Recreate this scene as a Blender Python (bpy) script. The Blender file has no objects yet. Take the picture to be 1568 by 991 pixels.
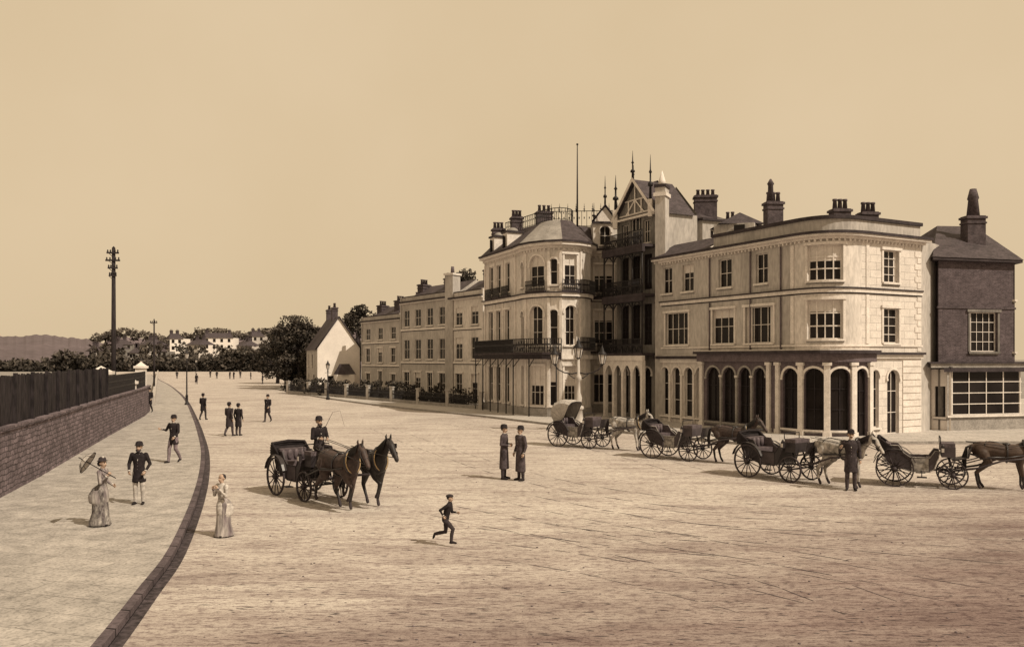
import bpy, bmesh, math, random
import numpy as np
from mathutils import Vector, Matrix
random.seed(7); np.random.seed(7)
scene=bpy.context.scene
FOC=1300.0; CAMH=4.3
def G(u,v):
    """image pixel coordinates -> ground position in metres"""
    d=FOC*CAMH/(v-550.0)  # back-projects an image pixel through the camera onto the flat ground
    return ((u-784.0)/FOC*d, d)
def GD(u,d): return ((u-784.0)/FOC*d, d)
def ZH(v,d): return CAMH+(550.0-v)*d/FOC

# ---------------------------------------------------------------- materials
def nt(name):
    m=bpy.data.materials.new(name); m.use_nodes=True
    t=m.node_tree; b=t.nodes['Principled BSDF']
    return m,t,b
def warm(l): return (l,l*0.92,l*0.86)
def dk(l): return (l,l*0.80,l*0.88)
def mat(name,c1,c2=None,scale=3.0,rough=0.85,bump=0.0,stretch=(1,1,1),fine=40.0,fineamt=0.25,spec=0.2,bscale=None):
    m,t,b=nt(name); N=t.nodes; L=t.links
    if c2 is None: c2=tuple(x*0.75 for x in c1)
    tc=N.new('ShaderNodeTexCoord'); mp=N.new('ShaderNodeMapping'); mp.inputs['Scale'].default_value=stretch
    L.new(tc.outputs['Object'],mp.inputs['Vector'])
    n1=N.new('ShaderNodeTexNoise'); n1.inputs['Scale'].default_value=scale; n1.inputs['Detail'].default_value=6; n1.inputs['Roughness'].default_value=0.65
    L.new(mp.outputs[0],n1.inputs['Vector'])
    r=N.new('ShaderNodeValToRGB'); r.color_ramp.elements[0].position=0.35; r.color_ramp.elements[1].position=0.68
    r.color_ramp.elements[0].color=(*c2,1); r.color_ramp.elements[1].color=(*c1,1)
    L.new(n1.outputs['Fac'],r.inputs[0])
    n2=N.new('ShaderNodeTexNoise'); n2.inputs['Scale'].default_value=fine; n2.inputs['Detail'].default_value=3
    L.new(mp.outputs[0],n2.inputs['Vector'])
    r2=N.new('ShaderNodeValToRGB'); r2.color_ramp.elements[0].position=0.38; r2.color_ramp.elements[1].position=0.6
    k=1-fineamt; r2.color_ramp.elements[0].color=(k,k,k,1); r2.color_ramp.elements[1].color=(1,1,1,1)
    L.new(n2.outputs['Fac'],r2.inputs[0])
    mx=N.new('ShaderNodeMixRGB'); mx.blend_type='MULTIPLY'; mx.inputs[0].default_value=1
    L.new(r.outputs[0],mx.inputs[1]); L.new(r2.outputs[0],mx.inputs[2])
    L.new(mx.outputs[0],b.inputs['Base Color'])
    b.inputs['Roughness'].default_value=rough; b.inputs['Specular IOR Level'].default_value=spec
    if bump>0:
        bp=N.new('ShaderNodeBump'); bp.inputs['Strength'].default_value=bump; bp.inputs['Distance'].default_value=0.03
        L.new(n2.outputs['Fac'],bp.inputs['Height']); L.new(bp.outputs[0],b.inputs['Normal'])
    return m
def brickmat(name,c1,c2,mort,tan,bw,bh,ms=0.012,bump=0.4,rough=0.9,offset=0.5,noise=0.5,flat=False,warp=0.0):
    m,t,b=nt(name); N=t.nodes; L=t.links
    tc=N.new('ShaderNodeTexCoord')
    cb=N.new('ShaderNodeCombineXYZ')
    sp=N.new('ShaderNodeSeparateXYZ'); L.new(tc.outputs['Object'],sp.inputs[0])
    if not flat:
        dt=N.new('ShaderNodeVectorMath'); dt.operation='DOT_PRODUCT'; dt.inputs[1].default_value=(tan[0],tan[1],0)
        L.new(tc.outputs['Object'],dt.inputs[0]); L.new(dt.outputs['Value'],cb.inputs[0]); L.new(sp.outputs[2],cb.inputs[1])
    else:
        L.new(sp.outputs[0],cb.inputs[0]); L.new(sp.outputs[1],cb.inputs[1])
        rt=N.new('ShaderNodeVectorRotate'); rt.inputs['Angle'].default_value=math.radians(17); L.new(cb.outputs[0],rt.inputs[0])
    br=N.new('ShaderNodeTexBrick'); br.inputs['Scale'].default_value=1.0; br.offset=offset
    br.inputs['Brick Width'].default_value=bw; br.inputs['Row Height'].default_value=bh; br.inputs['Mortar Size'].default_value=ms
    br.inputs['Color1'].default_value=(*c1,1); br.inputs['Color2'].default_value=(*c2,1); br.inputs['Mortar'].default_value=(*mort,1)
    br.inputs['Mortar Smooth'].default_value=0.2
    src=(rt if flat else cb).outputs[0]
    if warp>0:
        wn=N.new('ShaderNodeTexNoise'); wn.inputs['Scale'].default_value=2.5; wn.inputs['Detail'].default_value=3; L.new(src,wn.inputs['Vector'])
        vs=N.new('ShaderNodeVectorMath'); vs.operation='SCALE'; vs.inputs['Scale'].default_value=warp; L.new(wn.outputs['Color'],vs.inputs[0])
        va=N.new('ShaderNodeVectorMath'); va.operation='ADD'; L.new(src,va.inputs[0]); L.new(vs.outputs[0],va.inputs[1]); src=va.outputs[0]
    L.new(src,br.inputs['Vector'])
    n=N.new('ShaderNodeTexNoise'); n.inputs['Scale'].default_value=1.7; n.inputs['Detail'].default_value=9; n.inputs['Roughness'].default_value=0.75
    L.new(tc.outputs['Object'],n.inputs['Vector'])
    r=N.new('ShaderNodeValToRGB'); r.color_ramp.elements[0].position=0.3; r.color_ramp.elements[1].position=0.65
    k=1-noise; r.color_ramp.elements[0].color=(k,k,k,1); r.color_ramp.elements[1].color=(1,1,1,1)
    L.new(n.outputs['Fac'],r.inputs[0])
    mx=N.new('ShaderNodeMixRGB'); mx.blend_type='MULTIPLY'; mx.inputs[0].default_value=1
    L.new(br.outputs['Color'],mx.inputs[1]); L.new(r.outputs[0],mx.inputs[2])
    n3=N.new('ShaderNodeTexNoise'); n3.inputs['Scale'].default_value=18; n3.inputs['Detail'].default_value=3; L.new(tc.outputs['Object'],n3.inputs['Vector'])
    r3=N.new('ShaderNodeValToRGB'); r3.color_ramp.elements[0].position=0.38; r3.color_ramp.elements[1].position=0.52; q=1-noise*.6
    r3.color_ramp.elements[0].color=(q,q,q,1); r3.color_ramp.elements[1].color=(1,1,1,1); L.new(n3.outputs['Fac'],r3.inputs[0])
    m3=N.new('ShaderNodeMixRGB'); m3.blend_type='MULTIPLY'; m3.inputs[0].default_value=1; L.new(mx.outputs[0],m3.inputs[1]); L.new(r3.outputs[0],m3.inputs[2])
    L.new(m3.outputs[0],b.inputs['Base Color'])
    b.inputs['Roughness'].default_value=rough; b.inputs['Specular IOR Level'].default_value=0.15
    bp=N.new('ShaderNodeBump'); bp.inputs['Strength'].default_value=bump; bp.inputs['Distance'].default_value=0.02
    L.new(m3.outputs[0],bp.inputs['Height']); L.new(bp.outputs[0],b.inputs['Normal'])
    return m
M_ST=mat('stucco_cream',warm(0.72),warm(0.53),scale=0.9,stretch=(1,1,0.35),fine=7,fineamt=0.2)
M_ST2=mat('stucco_buff_and_shade',warm(0.52),warm(0.37),scale=0.8,stretch=(1,1,0.3),fine=7,fineamt=0.2)  # buff stucco; on the corner hotel's left front it carries painted shade
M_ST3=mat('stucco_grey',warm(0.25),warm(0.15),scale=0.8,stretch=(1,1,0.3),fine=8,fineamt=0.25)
M_TRIM=mat('painted_trim',warm(0.78),warm(0.6),scale=2,fine=12,fineamt=0.15)
M_STONE=mat('grey_pier_stone',warm(0.38),warm(0.26),scale=2,fine=12,fineamt=0.25)
M_DTRIM=mat('dark_painted_cornice',dk(0.065),dk(0.035),scale=2,fine=12,fineamt=0.2)
M_SHOP=mat('shopfront_paint',dk(0.17),dk(0.11),scale=2,fine=12,fineamt=0.25)
M_WHITE=mat('whitewash',warm(0.8),warm(0.68),scale=0.7,fine=10,fineamt=0.08)
M_SLATE=mat('slate_roof',dk(0.10),dk(0.05),scale=1.5,stretch=(1,1,3),fine=7,fineamt=0.4,rough=0.7)
M_LEAD=mat('lead_roof',warm(0.36),warm(0.22),scale=1.2,fine=8,fineamt=0.2,rough=0.7)
M_IRON=mat('painted_iron',dk(0.022),dk(0.012),rough=0.6,spec=0.3)
M_WOOD=mat('dark_timber',dk(0.045),dk(0.02),scale=4,stretch=(3,3,0.4),fine=12,fineamt=0.4)
M_FENCE=mat('tarred_boards',dk(0.045),dk(0.018),scale=2,stretch=(1,1,0.3),fine=9,fineamt=0.5)
M_BLIND=mat('linen_blind',warm(0.7),warm(0.56),scale=1.2,fine=10,fineamt=0.1)
M_POT=mat('clay_chimney_pot',dk(0.14),dk(0.08))
M_CHIM=mat('chimney_brick',dk(0.12),dk(0.06),scale=2,fine=9,fineamt=0.35)
M_BARK=mat('bark',dk(0.06),dk(0.035))
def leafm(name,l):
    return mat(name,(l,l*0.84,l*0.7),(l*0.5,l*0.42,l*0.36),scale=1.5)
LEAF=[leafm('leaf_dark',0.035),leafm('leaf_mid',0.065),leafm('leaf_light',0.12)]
HAZE_LEAF=[leafm('hazed_leaf_dark',0.10),leafm('hazed_leaf_mid',0.15),leafm('hazed_leaf_light',0.21)]  # paler than the near leaves: distance haze mixed into the colour
def glass():
    m,t,b=nt('window_glass'); N=t.nodes;L=t.links
    tc=N.new('ShaderNodeTexCoord'); n=N.new('ShaderNodeTexNoise'); n.inputs['Scale'].default_value=0.8
    L.new(tc.outputs['Object'],n.inputs['Vector'])
    r=N.new('ShaderNodeValToRGB'); r.color_ramp.elements[0].color=(0.005,0.004,0.004,1); r.color_ramp.elements[1].color=(0.03,0.024,0.023,1)
    L.new(n.outputs['Fac'],r.inputs[0]); L.new(r.outputs[0],b.inputs['Base Color'])
    b.inputs['Roughness'].default_value=0.15; b.inputs['Specular IOR Level'].default_value=0.12
    bp=N.new('ShaderNodeBump'); bp.inputs['Strength'].default_value=0.06; L.new(n.outputs['Fac'],bp.inputs['Height']); L.new(bp.outputs[0],b.inputs['Normal'])
    return m
M_GLASS=glass()
M_LAMPG=mat('lantern_glass',warm(0.6),warm(0.5),rough=0.15,spec=0.5)
M_BRICKH=brickmat('dark_brick',dk(0.12),dk(0.065),dk(0.17),(1,0.05),0.23,0.075,0.01)
M_SEAW=brickmat('rubble_wall',dk(0.30),dk(0.17),dk(0.09),(0.31,-0.95),0.42,0.17,0.02,0.9,noise=0.65,warp=.16)
M_ASH=brickmat('ashlar_render',warm(0.76),warm(0.68),warm(0.34),(0.878,0.479),0.95,0.42,0.012,0.2,noise=0.25)
M_FLAG=brickmat('promenade_paving',warm(0.50),warm(0.44),warm(0.28),None,1.6,0.8,0.012,0.25,flat=True,noise=0.5,warp=.1)

# ---------------------------------------------------------------- mesh collector
class Mesh:
    def __init__(s): s.v=[];s.f=[];s.m=[];s.sm=[];s.mats=[]
    def mi(s,mt):
        if mt not in s.mats: s.mats.append(mt)
        return s.mats.index(mt)
    def poly(s,pts,mt,sm=False):
        b=len(s.v); s.v.extend([tuple(p) for p in pts]); s.f.append(list(range(b,b+len(pts)))); s.m.append(s.mi(mt)); s.sm.append(sm)
    def add(s,vs,fs,mt,sm=False):
        b=len(s.v); s.v.extend([tuple(p) for p in vs]); i=s.mi(mt)
        for f in fs: s.f.append([b+j for j in f]); s.m.append(i); s.sm.append(sm)
    def box8(s,p,mt): s.add(p,[(3,2,1,0),(4,5,6,7),(0,1,5,4),(1,2,6,5),(2,3,7,6),(3,0,4,7)],mt)
    def box(s,c,sz,mt,rz=0.0,rx=0.0):
        R=Matrix.Rotation(rz,3,'Z')@Matrix.Rotation(rx,3,'X'); c=Vector(c); h=[a/2 for a in sz]
        P=[c+R@Vector((x*h[0],y*h[1],z*h[2])) for z in(-1,1) for x,y in((-1,-1),(1,-1),(1,1),(-1,1))]
        s.box8(P,mt)
    def tube(s,pts,rad,mt,n=8,closed=False,sm=True):
        pts=[Vector(p) for p in pts]; k=len(pts)
        if not isinstance(rad,(list,tuple)): rad=[rad]*k
        vs=[];prev=None
        for i in range(k):
            if closed: t=pts[(i+1)%k]-pts[i-1]
            else: t=pts[min(i+1,k-1)]-pts[max(i-1,0)]
            if t.length<1e-9: t=Vector((0,0,1))
            t.normalize()
            if prev is None:
                a=Vector((1,0,0)) if abs(t.x)<0.8 else Vector((0,1,0))
            else: a=prev
            a=(a-t*a.dot(t)); 
            if a.length<1e-6: a=Vector((0,1,0))-t*t.y
            a.normalize(); b=t.cross(a); prev=a
            r=rad[i]; rx,ry=(r if isinstance(r,(list,tuple)) else (r,r))
            for j in range(n):
                an=2*math.pi*j/n; vs.append(pts[i]+a*(math.cos(an)*rx)+b*(math.sin(an)*ry))
        fs=[]
        for i in range(k if closed else k-1):
            for j in range(n):
                i2=(i+1)%k; fs.append((i*n+j,i*n+(j+1)%n,i2*n+(j+1)%n,i2*n+j))
        if not closed: fs.append(tuple(reversed(range(n)))); fs.append(tuple(range((k-1)*n,k*n)))
        s.add(vs,fs,mt,sm)
    def loft(s,rings,mt,n=16,sm=True):
        vs=[]
        for (x,y,z,rx,ry) in rings:
            for j in range(n):
                a=2*math.pi*j/n; vs.append((x+rx*math.cos(a),y+ry*math.sin(a),z))
        fs=[]
        for i in range(len(rings)-1):
            for j in range(n): fs.append((i*n+j,i*n+(j+1)%n,(i+1)*n+(j+1)%n,(i+1)*n+j))
        fs.append(tuple(reversed(range(n)))); fs.append(tuple(range((len(rings)-1)*n,len(rings)*n)))
        s.add(vs,fs,mt,sm)
    def sphere(s,c,r,mt,n=10,m=6):
        if not isinstance(r,(list,tuple)): r=(r,r,r)
        vs=[(c[0],c[1],c[2]-r[2])]
        for i in range(1,m):
            ph=-math.pi/2+math.pi*i/m
            for j in range(n):
                a=2*math.pi*j/n; vs.append((c[0]+r[0]*math.cos(ph)*math.cos(a),c[1]+r[1]*math.cos(ph)*math.sin(a),c[2]+r[2]*math.sin(ph)))
        vs.append((c[0],c[1],c[2]+r[2])); fs=[]
        for j in range(n): fs.append((0,1+(j+1)%n,1+j))
        for i in range(m-2):
            for j in range(n): fs.append((1+i*n+j,1+i*n+(j+1)%n,1+(i+1)*n+(j+1)%n,1+(i+1)*n+j))
        t=len(vs)-1
        for j in range(n): fs.append((t,1+(m-2)*n+j,1+(m-2)*n+(j+1)%n))
        s.add(vs,fs,mt,True)
    def obj(s,name,parent=None,loc=None,rz=0.0):
        me=bpy.data.meshes.new(name); me.from_pydata(s.v,[],s.f)
        for mm in s.mats: me.materials.append(mm)
        me.polygons.foreach_set('material_index',s.m); me.polygons.foreach_set('use_smooth',s.sm); me.update()
        o=bpy.data.objects.new(name,me); scene.collection.objects.link(o)
        if parent: o.parent=parent
        if loc: o.location=loc
        o.rotation_euler=(0,0,rz)
        return o
def empty(name,loc=(0,0,0),rz=0.0):
    o=bpy.data.objects.new(name,None); scene.collection.objects.link(o); o.location=loc; o.rotation_euler=(0,0,rz); o.empty_display_size=0.3; return o
class Parts(dict):
    def __missing__(s,k): s[k]=Mesh(); return s[k]
    def build(s,name,loc=(0,0,0),rz=0.0):
        e=empty(name,loc,rz)
        for k,m in s.items():
            if m.f: m.obj(k,e)
        return e

# ---------------------------------------------------------------- facades
class Facade:
    def __init__(s,pts):
        s.p=[Vector((a,b)) for a,b in pts]; s.c=[0.0]
        for i in range(len(s.p)-1): s.c.append(s.c[-1]+(s.p[i+1]-s.p[i]).length)
        s.L=s.c[-1]; ns=[]
        for i in range(len(s.p)-1):
            t=(s.p[i+1]-s.p[i]).normalized(); ns.append(Vector((t.y,-t.x)))
        s.mit=[]
        for i in range(len(s.p)):
            if i==0: s.mit.append(ns[0])
            elif i==len(s.p)-1: s.mit.append(ns[-1])
            else:
                m=(ns[i-1]+ns[i]).normalized(); s.mit.append(m/max(0.3,m.dot(ns[i])))
    def at(s,sv,z,n):
        i=0
        while i<len(s.c)-2 and sv>s.c[i+1]: i+=1
        t=(sv-s.c[i])/(s.c[i+1]-s.c[i])
        a=s.p[i]+s.mit[i]*n; b=s.p[i+1]+s.mit[i+1]*n
        q=a+(b-a)*t
        return (q.x,q.y,z)
    def cuts(s,a,b): return [c for c in s.c[1:-1] if a+1e-4<c<b-1e-4]
    def s_at(s,u):
        best=0;bd=1e9
        for i in range(401):
            sv=s.L*i/400; x,y,_=s.at(sv,0,0); d=abs(784+FOC*x/y-u)
            if d<bd: bd=d;best=sv
        return best
    def box(s,M,a,b,z0,z1,n0,n1,mt):
        cs=[a]+s.cuts(a,b)+[b]; k=len(cs); vs=[]
        for c in cs: vs+= [s.at(c,z0,n1),s.at(c,z0,n0),s.at(c,z1,n0),s.at(c,z1,n1)]
        fs=[]
        for i in range(k-1):
            for j in range(4): fs.append((i*4+j,(i+1)*4+j,(i+1)*4+(j+1)%4,i*4+(j+1)%4))
        fs.append((3,2,1,0)); fs.append(((k-1)*4,(k-1)*4+1,(k-1)*4+2,(k-1)*4+3))
        M.add(vs,fs,mt)
    def wall(s,M,a,b,z0,z1,ops,mt,n=0.0):
        xs=sorted(set([a,b]+s.cuts(a,b)+[x for o in ops for x in(o[0],o[1]) if a<x<b])); zs=sorted(set([z0,z1]+[z for o in ops for z in(o[2],o[3]) if z0<z<z1]))
        for i in range(len(xs)-1):
            for j in range(len(zs)-1):
                cx=(xs[i]+xs[i+1])/2;cz=(zs[j]+zs[j+1])/2
                if any(o[0]<cx<o[1] and o[2]<cz<o[3] for o in ops): continue
                M.poly([s.at(xs[i],zs[j],n),s.at(xs[i+1],zs[j],n),s.at(xs[i+1],zs[j+1],n),s.at(xs[i],zs[j+1],n)],mt)
    def strip(s,M,a,b,z0,z1,n,mt):
        cs=[a]+s.cuts(a,b)+[b]
        for i in range(len(cs)-1): M.poly([s.at(cs[i],z0,n),s.at(cs[i+1],z0,n),s.at(cs[i+1],z1,n),s.at(cs[i],z1,n)],mt)
    def window(s,P,o,wm,n=0.0,arch=False,nv=1,nh=1,frame=None,sur=None,sill=True,blind=None,dep=0.2,bar=0.035,keyst=False):
        a,b,z0,z1=o; frame=frame or M_TRIM; W=P['walls']; F=P['window_frames']; Gs=P['window_glass']
        s.box_rev(W,a,b,z0,z1,n,n-dep,wm)
        s.strip(Gs,a,b,z0,z1,n-dep,M_GLASS)
        fw=0.055; g=n-dep+0.004; g2=n-dep+0.06; e=0.003
        s.box(F,a+e,a+fw,z0+e,z1-e,g,g2,frame); s.box(F,b-fw,b-e,z0+e,z1-e,g,g2,frame)
        s.box(F,a+fw,b-fw,z0+e,z0+fw,g,g2-.003,frame); s.box(F,a+fw,b-fw,z1-fw,z1-e,g,g2-.003,frame)
        for i in range(nh):
            z=z0+(z1-z0)*(i+1)/(nh+1); s.box(F,a+fw,b-fw,z-bar/2,z+bar/2,g,g2-.006,frame)
        for i in range(nv):
            x=a+(b-a)*(i+1)/(nv+1); s.box(F,x-bar/2,x+bar/2,z0+fw,z1-fw,g,g2-.009,frame)
        if blind is None: blind=random.choice([0,0,0,0.25,0.4,'c','c'])
        if blind=='c':
            w=(b-a)*random.uniform(0.15,0.24); s.strip(F,a+fw,a+w,z0+fw,z1-fw,g+.004,M_BLIND); s.strip(F,b-w,b-fw,z0+fw,z1-fw,g+.004,M_BLIND)
        elif blind: s.strip(F,a+fw,b-fw,z1-(z1-z0)*blind,z1-fw,g+.004,M_BLIND)
        if sill:
            s.box(P['sills'],a-.1,b+.1,z0-.11,z0-.004,n-.02,n+.13,sur or M_TRIM)
            s.box(P['sills'],a-.06,b+.06,z0-.19,z0-.113,n-.02,n+.05,M_STONE)
        if arch:
            r=(b-a)/2; zc=z1-r; cx=(a+b)/2; K=12
            arc=[(cx-r*math.cos(math.pi*i/K),zc+r*math.sin(math.pi*i/K)) for i in range(K+1)]
            for i in range(K):
                c=(a,z1) if i<K/2 else (b,z1)
                W.poly([s.at(c[0],c[1],n),s.at(arc[i][0],arc[i][1],n),s.at(arc[i+1][0],arc[i+1][1],n)],wm)
                W.poly([s.at(arc[i][0],arc[i][1],n),s.at(arc[i][0],arc[i][1],n-dep),s.at(arc[i+1][0],arc[i+1][1],n-dep),s.at(arc[i+1][0],arc[i+1][1],n)],wm)
            if sur:
                R=r+0.13; A2=[(cx-R*math.cos(math.pi*i/K),zc+R*math.sin(math.pi*i/K)) for i in range(K+1)]
                A1=[(cx-(r+.005)*math.cos(math.pi*i/K),zc+(r+.005)*math.sin(math.pi*i/K)) for i in range(K+1)]
                for i in range(K):
                    p=[]
                    for nn in(n-.02,n+.06):
                        p+=[s.at(*A1[i],nn),s.at(*A1[i+1],nn),s.at(*A2[i+1],nn),s.at(*A2[i],nn)]
                    P['mouldings'].box8(p,sur)
                s.box(P['mouldings'],a-.13,a-.005,zc-.12,zc-.003,n-.02,n+.09,sur); s.box(P['mouldings'],b+.005,b+.13,zc-.12,zc-.003,n-.02,n+.09,sur)
        elif sur:
            Q=P['mouldings']
            s.box(Q,a-.14,a-.004,z0,z1+.004,n-.02,n+.05,sur); s.box(Q,b+.004,b+.14,z0,z1+.004,n-.02,n+.05,sur)
            s.box(Q,a-.2,b+.2,z1+.006,z1+.16,n-.02,n+.11,sur)
    def box_rev(s,M,a,b,z0,z1,n0,n1,mt):
        A=s.at
        M.poly([A(a,z0,n0),A(a,z0,n1),A(a,z1,n1),A(a,z1,n0)],mt); M.poly([A(b,z0,n1),A(b,z0,n0),A(b,z1,n0),A(b,z1,n1)],mt)
        cs=[a]+s.cuts(a,b)+[b]
        for i in range(len(cs)-1):
            c,d=cs[i],cs[i+1]
            M.poly([A(c,z0,n0),A(d,z0,n0),A(d,z0,n1),A(c,z0,n1)],mt); M.poly([A(c,z1,n1),A(d,z1,n1),A(d,z1,n0),A(c,z1,n0)],mt)
    def body(s,P,back,z0,z1,wm,rm):
        b=Vector(back); a=s.p[0]; e=s.p[-1]; W=P['walls']
        def q(p,c):W.poly([(p.x,p.y,z0),(c.x,c.y,z0),(c.x,c.y,z1),(p.x,p.y,z1)],wm)
        q(a+b,a); q(e,e+b); q(e+b,a+b)
        P['roof'].poly([(p.x,p.y,z1) for p in s.p]+[(e.x+b.x,e.y+b.y,z1),(a.x+b.x,a.y+b.y,z1)],rm)
    def rail(s,M,a,b,z0,h,n,mt,sp=0.16,t=0.022):
        s.box(M,a,b,z0+h-.05,z0+h,n-.03,n+.03,mt); s.box(M,a,b,z0+.06,z0+.09,n-.02,n+.02,mt)
        k=max(2,int((b-a)/sp))
        for i in range(k+1):
            x=a+(b-a)*i/k; s.box(M,x-t/2,x+t/2,z0,z0+h-.05,n-t/2,n+t/2,mt)
            if i<k:
                x2=a+(b-a)*(i+.5)/k; s.box(M,x2-t,x2+t,z0+h*.5,z0+h*.62,n-t/3,n+t/3,mt)
    def quoins(s,P,side,z0,z1,mt,n=0):
        z=z0;i=0
        while z<z1-.3:
            w=.55 if i%2 else .35
            if side=='L': s.box(P['mouldings'],0.0,w,z,z+.32,n-.02,n+.035,mt)
            else: s.box(P['mouldings'],s.L-w,s.L,z,z+.32,n-.02,n+.035,mt)
            z+=.36;i+=1
def chimney(P,x,y,w,d,z0,z1,pots=3,rz=0.0,mt=None,ph=0.55):
    M=P['chimneys']; mt=mt or M_CHIM
    M.box((x,y,(z0+z1)/2),(w,d,z1-z0),mt,rz); M.box((x,y,z1-.12),(w+.16,d+.16,.14),mt,rz); M.box((x,y,z1-.45),(w+.1,d+.1,.1),mt,rz)
    for i in range(pots):
        t=(i+.5)/pots-.5; L=max(w,d)*.9
        ox,oy=(t*L,0) if w>=d else (0,t*L)
        c,s_=math.cos(rz),math.sin(rz); X=x+ox*c-oy*s_;Y=y+ox*s_+oy*c
        M.loft([(X,Y,z1-.03,.15,.15),(X,Y,z1+ph*.8,.11,.11),(X,Y,z1+ph*.82,.15,.15),(X,Y,z1+ph,.14,.14)],M_POT,n=10)
def pinnacle(F,x,y,z0,z1,w=.1,mt=None):
    mt=mt or M_IRON; h=z1-z0
    F.loft([(x,y,z0,w,w),(x,y,z0+h*.28,w*.8,w*.8),(x,y,z0+h*.3,w*1.9,w*1.9),(x,y,z0+h*.36,w*1.7,w*1.7),(x,y,z0+h*.4,w*.6,w*.6),(x,y,z0+h*.58,w*.55,w*.55),(x,y,z0+h*.6,w*1.2,w*1.2),(x,y,z0+h*.66,w*.5,w*.5),(x,y,z1,.01,.01)],mt,n=8)

# ================================================================= hotel on the corner
def corner_hotel():
    P=Parts()
    S=Vector((10.0,58.8)); C=Vector((17.0,45.4)); E=Vector((23.6,49.0))
    t1=(C-S).normalized(); t2=(E-C).normalized(); T=2.5
    a=C-t1*T; b=C+t2*T; pts=[tuple(S)]
    for i in range(11):
        t=i/10; w=a*(1-t)**2+C*2*t*(1-t)+b*t*t; pts.append(tuple(w))
    pts.append(tuple(E)); f=Facade(pts); sa=f.s_at
    s1=f.c[1]; s2=f.c[-2]
    W=P['walls']
    wins=[]
    for j,(u0,u1) in enumerate(((1014,1029),(1045,1062),(1100,1120),(1157,1176))): wins.append((sa(u0),sa(u1),8.75,10.5,dict(nv=1,nh=1,sur=None,blind=(0,.3,0,0)[j])))
    for u0,u1,nv,bl in((1019,1054,3,0),(1091,1124,2,.25),(1141,1184,3,'c')): wins.append((sa(u0),sa(u1),5.25,7.4,dict(nv=nv,nh=1,sur=M_TRIM,blind=bl)))
    wins.append((sa(1236),sa(1291),8.6,10.55,dict(nv=3,nh=2,sur=M_TRIM,bar=.07,blind=.45)))
    wins.append((sa(1236),sa(1291),5.4,7.55,dict(nv=3,nh=2,sur=M_TRIM,bar=.07,blind=.3)))
    wins.append((sa(1352),sa(1376),8.6,10.4,dict(nv=1,nh=3,sur=M_TRIM,blind='c')))
    wins.append((sa(1352),sa(1376),5.2,7.15,dict(nv=1,nh=3,sur=M_TRIM,blind=0)))
    o=[w[:4] for w in wins]
    f.wall(W,0,s1,4.6,11.0,o,M_ST2); f.wall(W,s1,s2,4.6,11.0,o,M_ST)  # left front in darker stucco, its shade put into the colour
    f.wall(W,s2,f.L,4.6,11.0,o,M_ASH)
    for w in wins: f.window(P,w[:4],M_ST if w[0]>s1 else M_ST2,**w[4])
    e1=sa(1080)
    g=[(sa(x0),sa(x1),.5,3.75) for x0,x1 in((1013,1025),(1030,1042),(1048,1061),(1066,1077))]
    f.wall(W,0,e1,0,4.6,g,M_ST); 
    for q in g: f.window(P,q,M_ST,arch=True,sur=M_TRIM,nv=0,nh=2,blind=0)
    for i in range(len(g)+1):
        x=(0+g[0][0])/2 if i==0 else ((g[i-1][1]+g[i][0])/2 if i<len(g) else (g[-1][1]+e1)/2)
        f.box(P['pilasters'],x-.09,x+.09,0.1,3.3,-.02,.14,M_TRIM)
    e2=s2+.35
    g=[(sa(x0),sa(x1),.45,3.8) for x0,x1 in((1089,1109),(1114,1133),(1138,1156),(1161,1179),(1205,1229),(1237,1263),(1270,1296))]
    g.append((s2-.75,s2-.0,.1,3.8))
    f.wall(W,e1,e2,0,4.7,g,M_SHOP,n=.35)
    for q in g: f.window(P,q,M_SHOP,n=.35,arch=True,sur=M_TRIM if q[0]>s1-1 else M_STONE,nv=1,nh=2,frame=M_WOOD,blind=random.choice([0,0,0,.2]))
    for e in(e1,e2): W.poly([f.at(e,0,0),f.at(e,0,.35),f.at(e,4.7,.35),f.at(e,4.7,0)],M_SHOP)
    ps=[e1+.12,e2-.14,sa(1185),sa(1199)]+[(g[i][1]+g[i+1][0])/2 for i in range(4,7)]
    for x in ps:
        f.box(P['pilasters'],x-.13,x+.13,.0,3.95,.33,.5,M_TRIM); f.box(P['pilasters'],x-.19,x+.19,3.95,4.12,.33,.56,M_TRIM); f.box(P['pilasters'],x-.18,x+.18,-.02,.35,.33,.55,M_TRIM)
    for i in range(3):
        x=(g[i][1]+g[i+1][0])/2; f.box(P['pilasters'],x-.07,x+.07,.0,3.2,.33,.46,M_STONE); f.box(P['pilasters'],x-.11,x+.11,3.2,3.32,.33,.5,M_TRIM)
    g=[(s2+.8,s2+1.4,.5,3.7),(s2+2.1,s2+3.1,.1,3.7)]
    f.wall(W,e2,f.L,0,4.6,g,M_ASH)
    for q in g: f.window(P,q,M_ST,arch=True,sur=M_TRIM,nv=1,nh=2,blind=0)
    for i in range(11):
        z=.1+i*.38
        f.box(P['mouldings'],s2+3.4,f.L-.02,z,z+.33,-.02,.05,M_TRIM)
    K=P['cornices']
    f.box(K,0,e1-.01,4.05,4.32,-.02,.12,M_TRIM); f.box(K,0,e1-.01,4.32,4.5,-.02,.3,M_DTRIM)
    f.box(K,e1-.2,e2+.2,4.15,4.62,-.02,.55,M_SHOP); f.box(K,e1-.3,e2+.3,4.62,4.78,-.02,.78,M_DTRIM); f.box(K,e1-.3,e2+.3,4.78,4.84,-.02,.68,M_TRIM)
    f.box(K,e2+.31,f.L+.04,4.35,4.55,-.02,.14,M_TRIM); f.box(K,e2+.31,f.L+.1,4.55,4.68,-.02,.28,M_DTRIM)
    f.box(K,-.02,f.L+.06,7.95,8.15,-.02,.1,M_TRIM); f.box(K,-.02,f.L+.06,8.15,8.23,-.02,.16,M_DTRIM); f.box(K,-.02,f.L+.06,7.88,7.947,-.02,.05,M_DTRIM)
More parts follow.
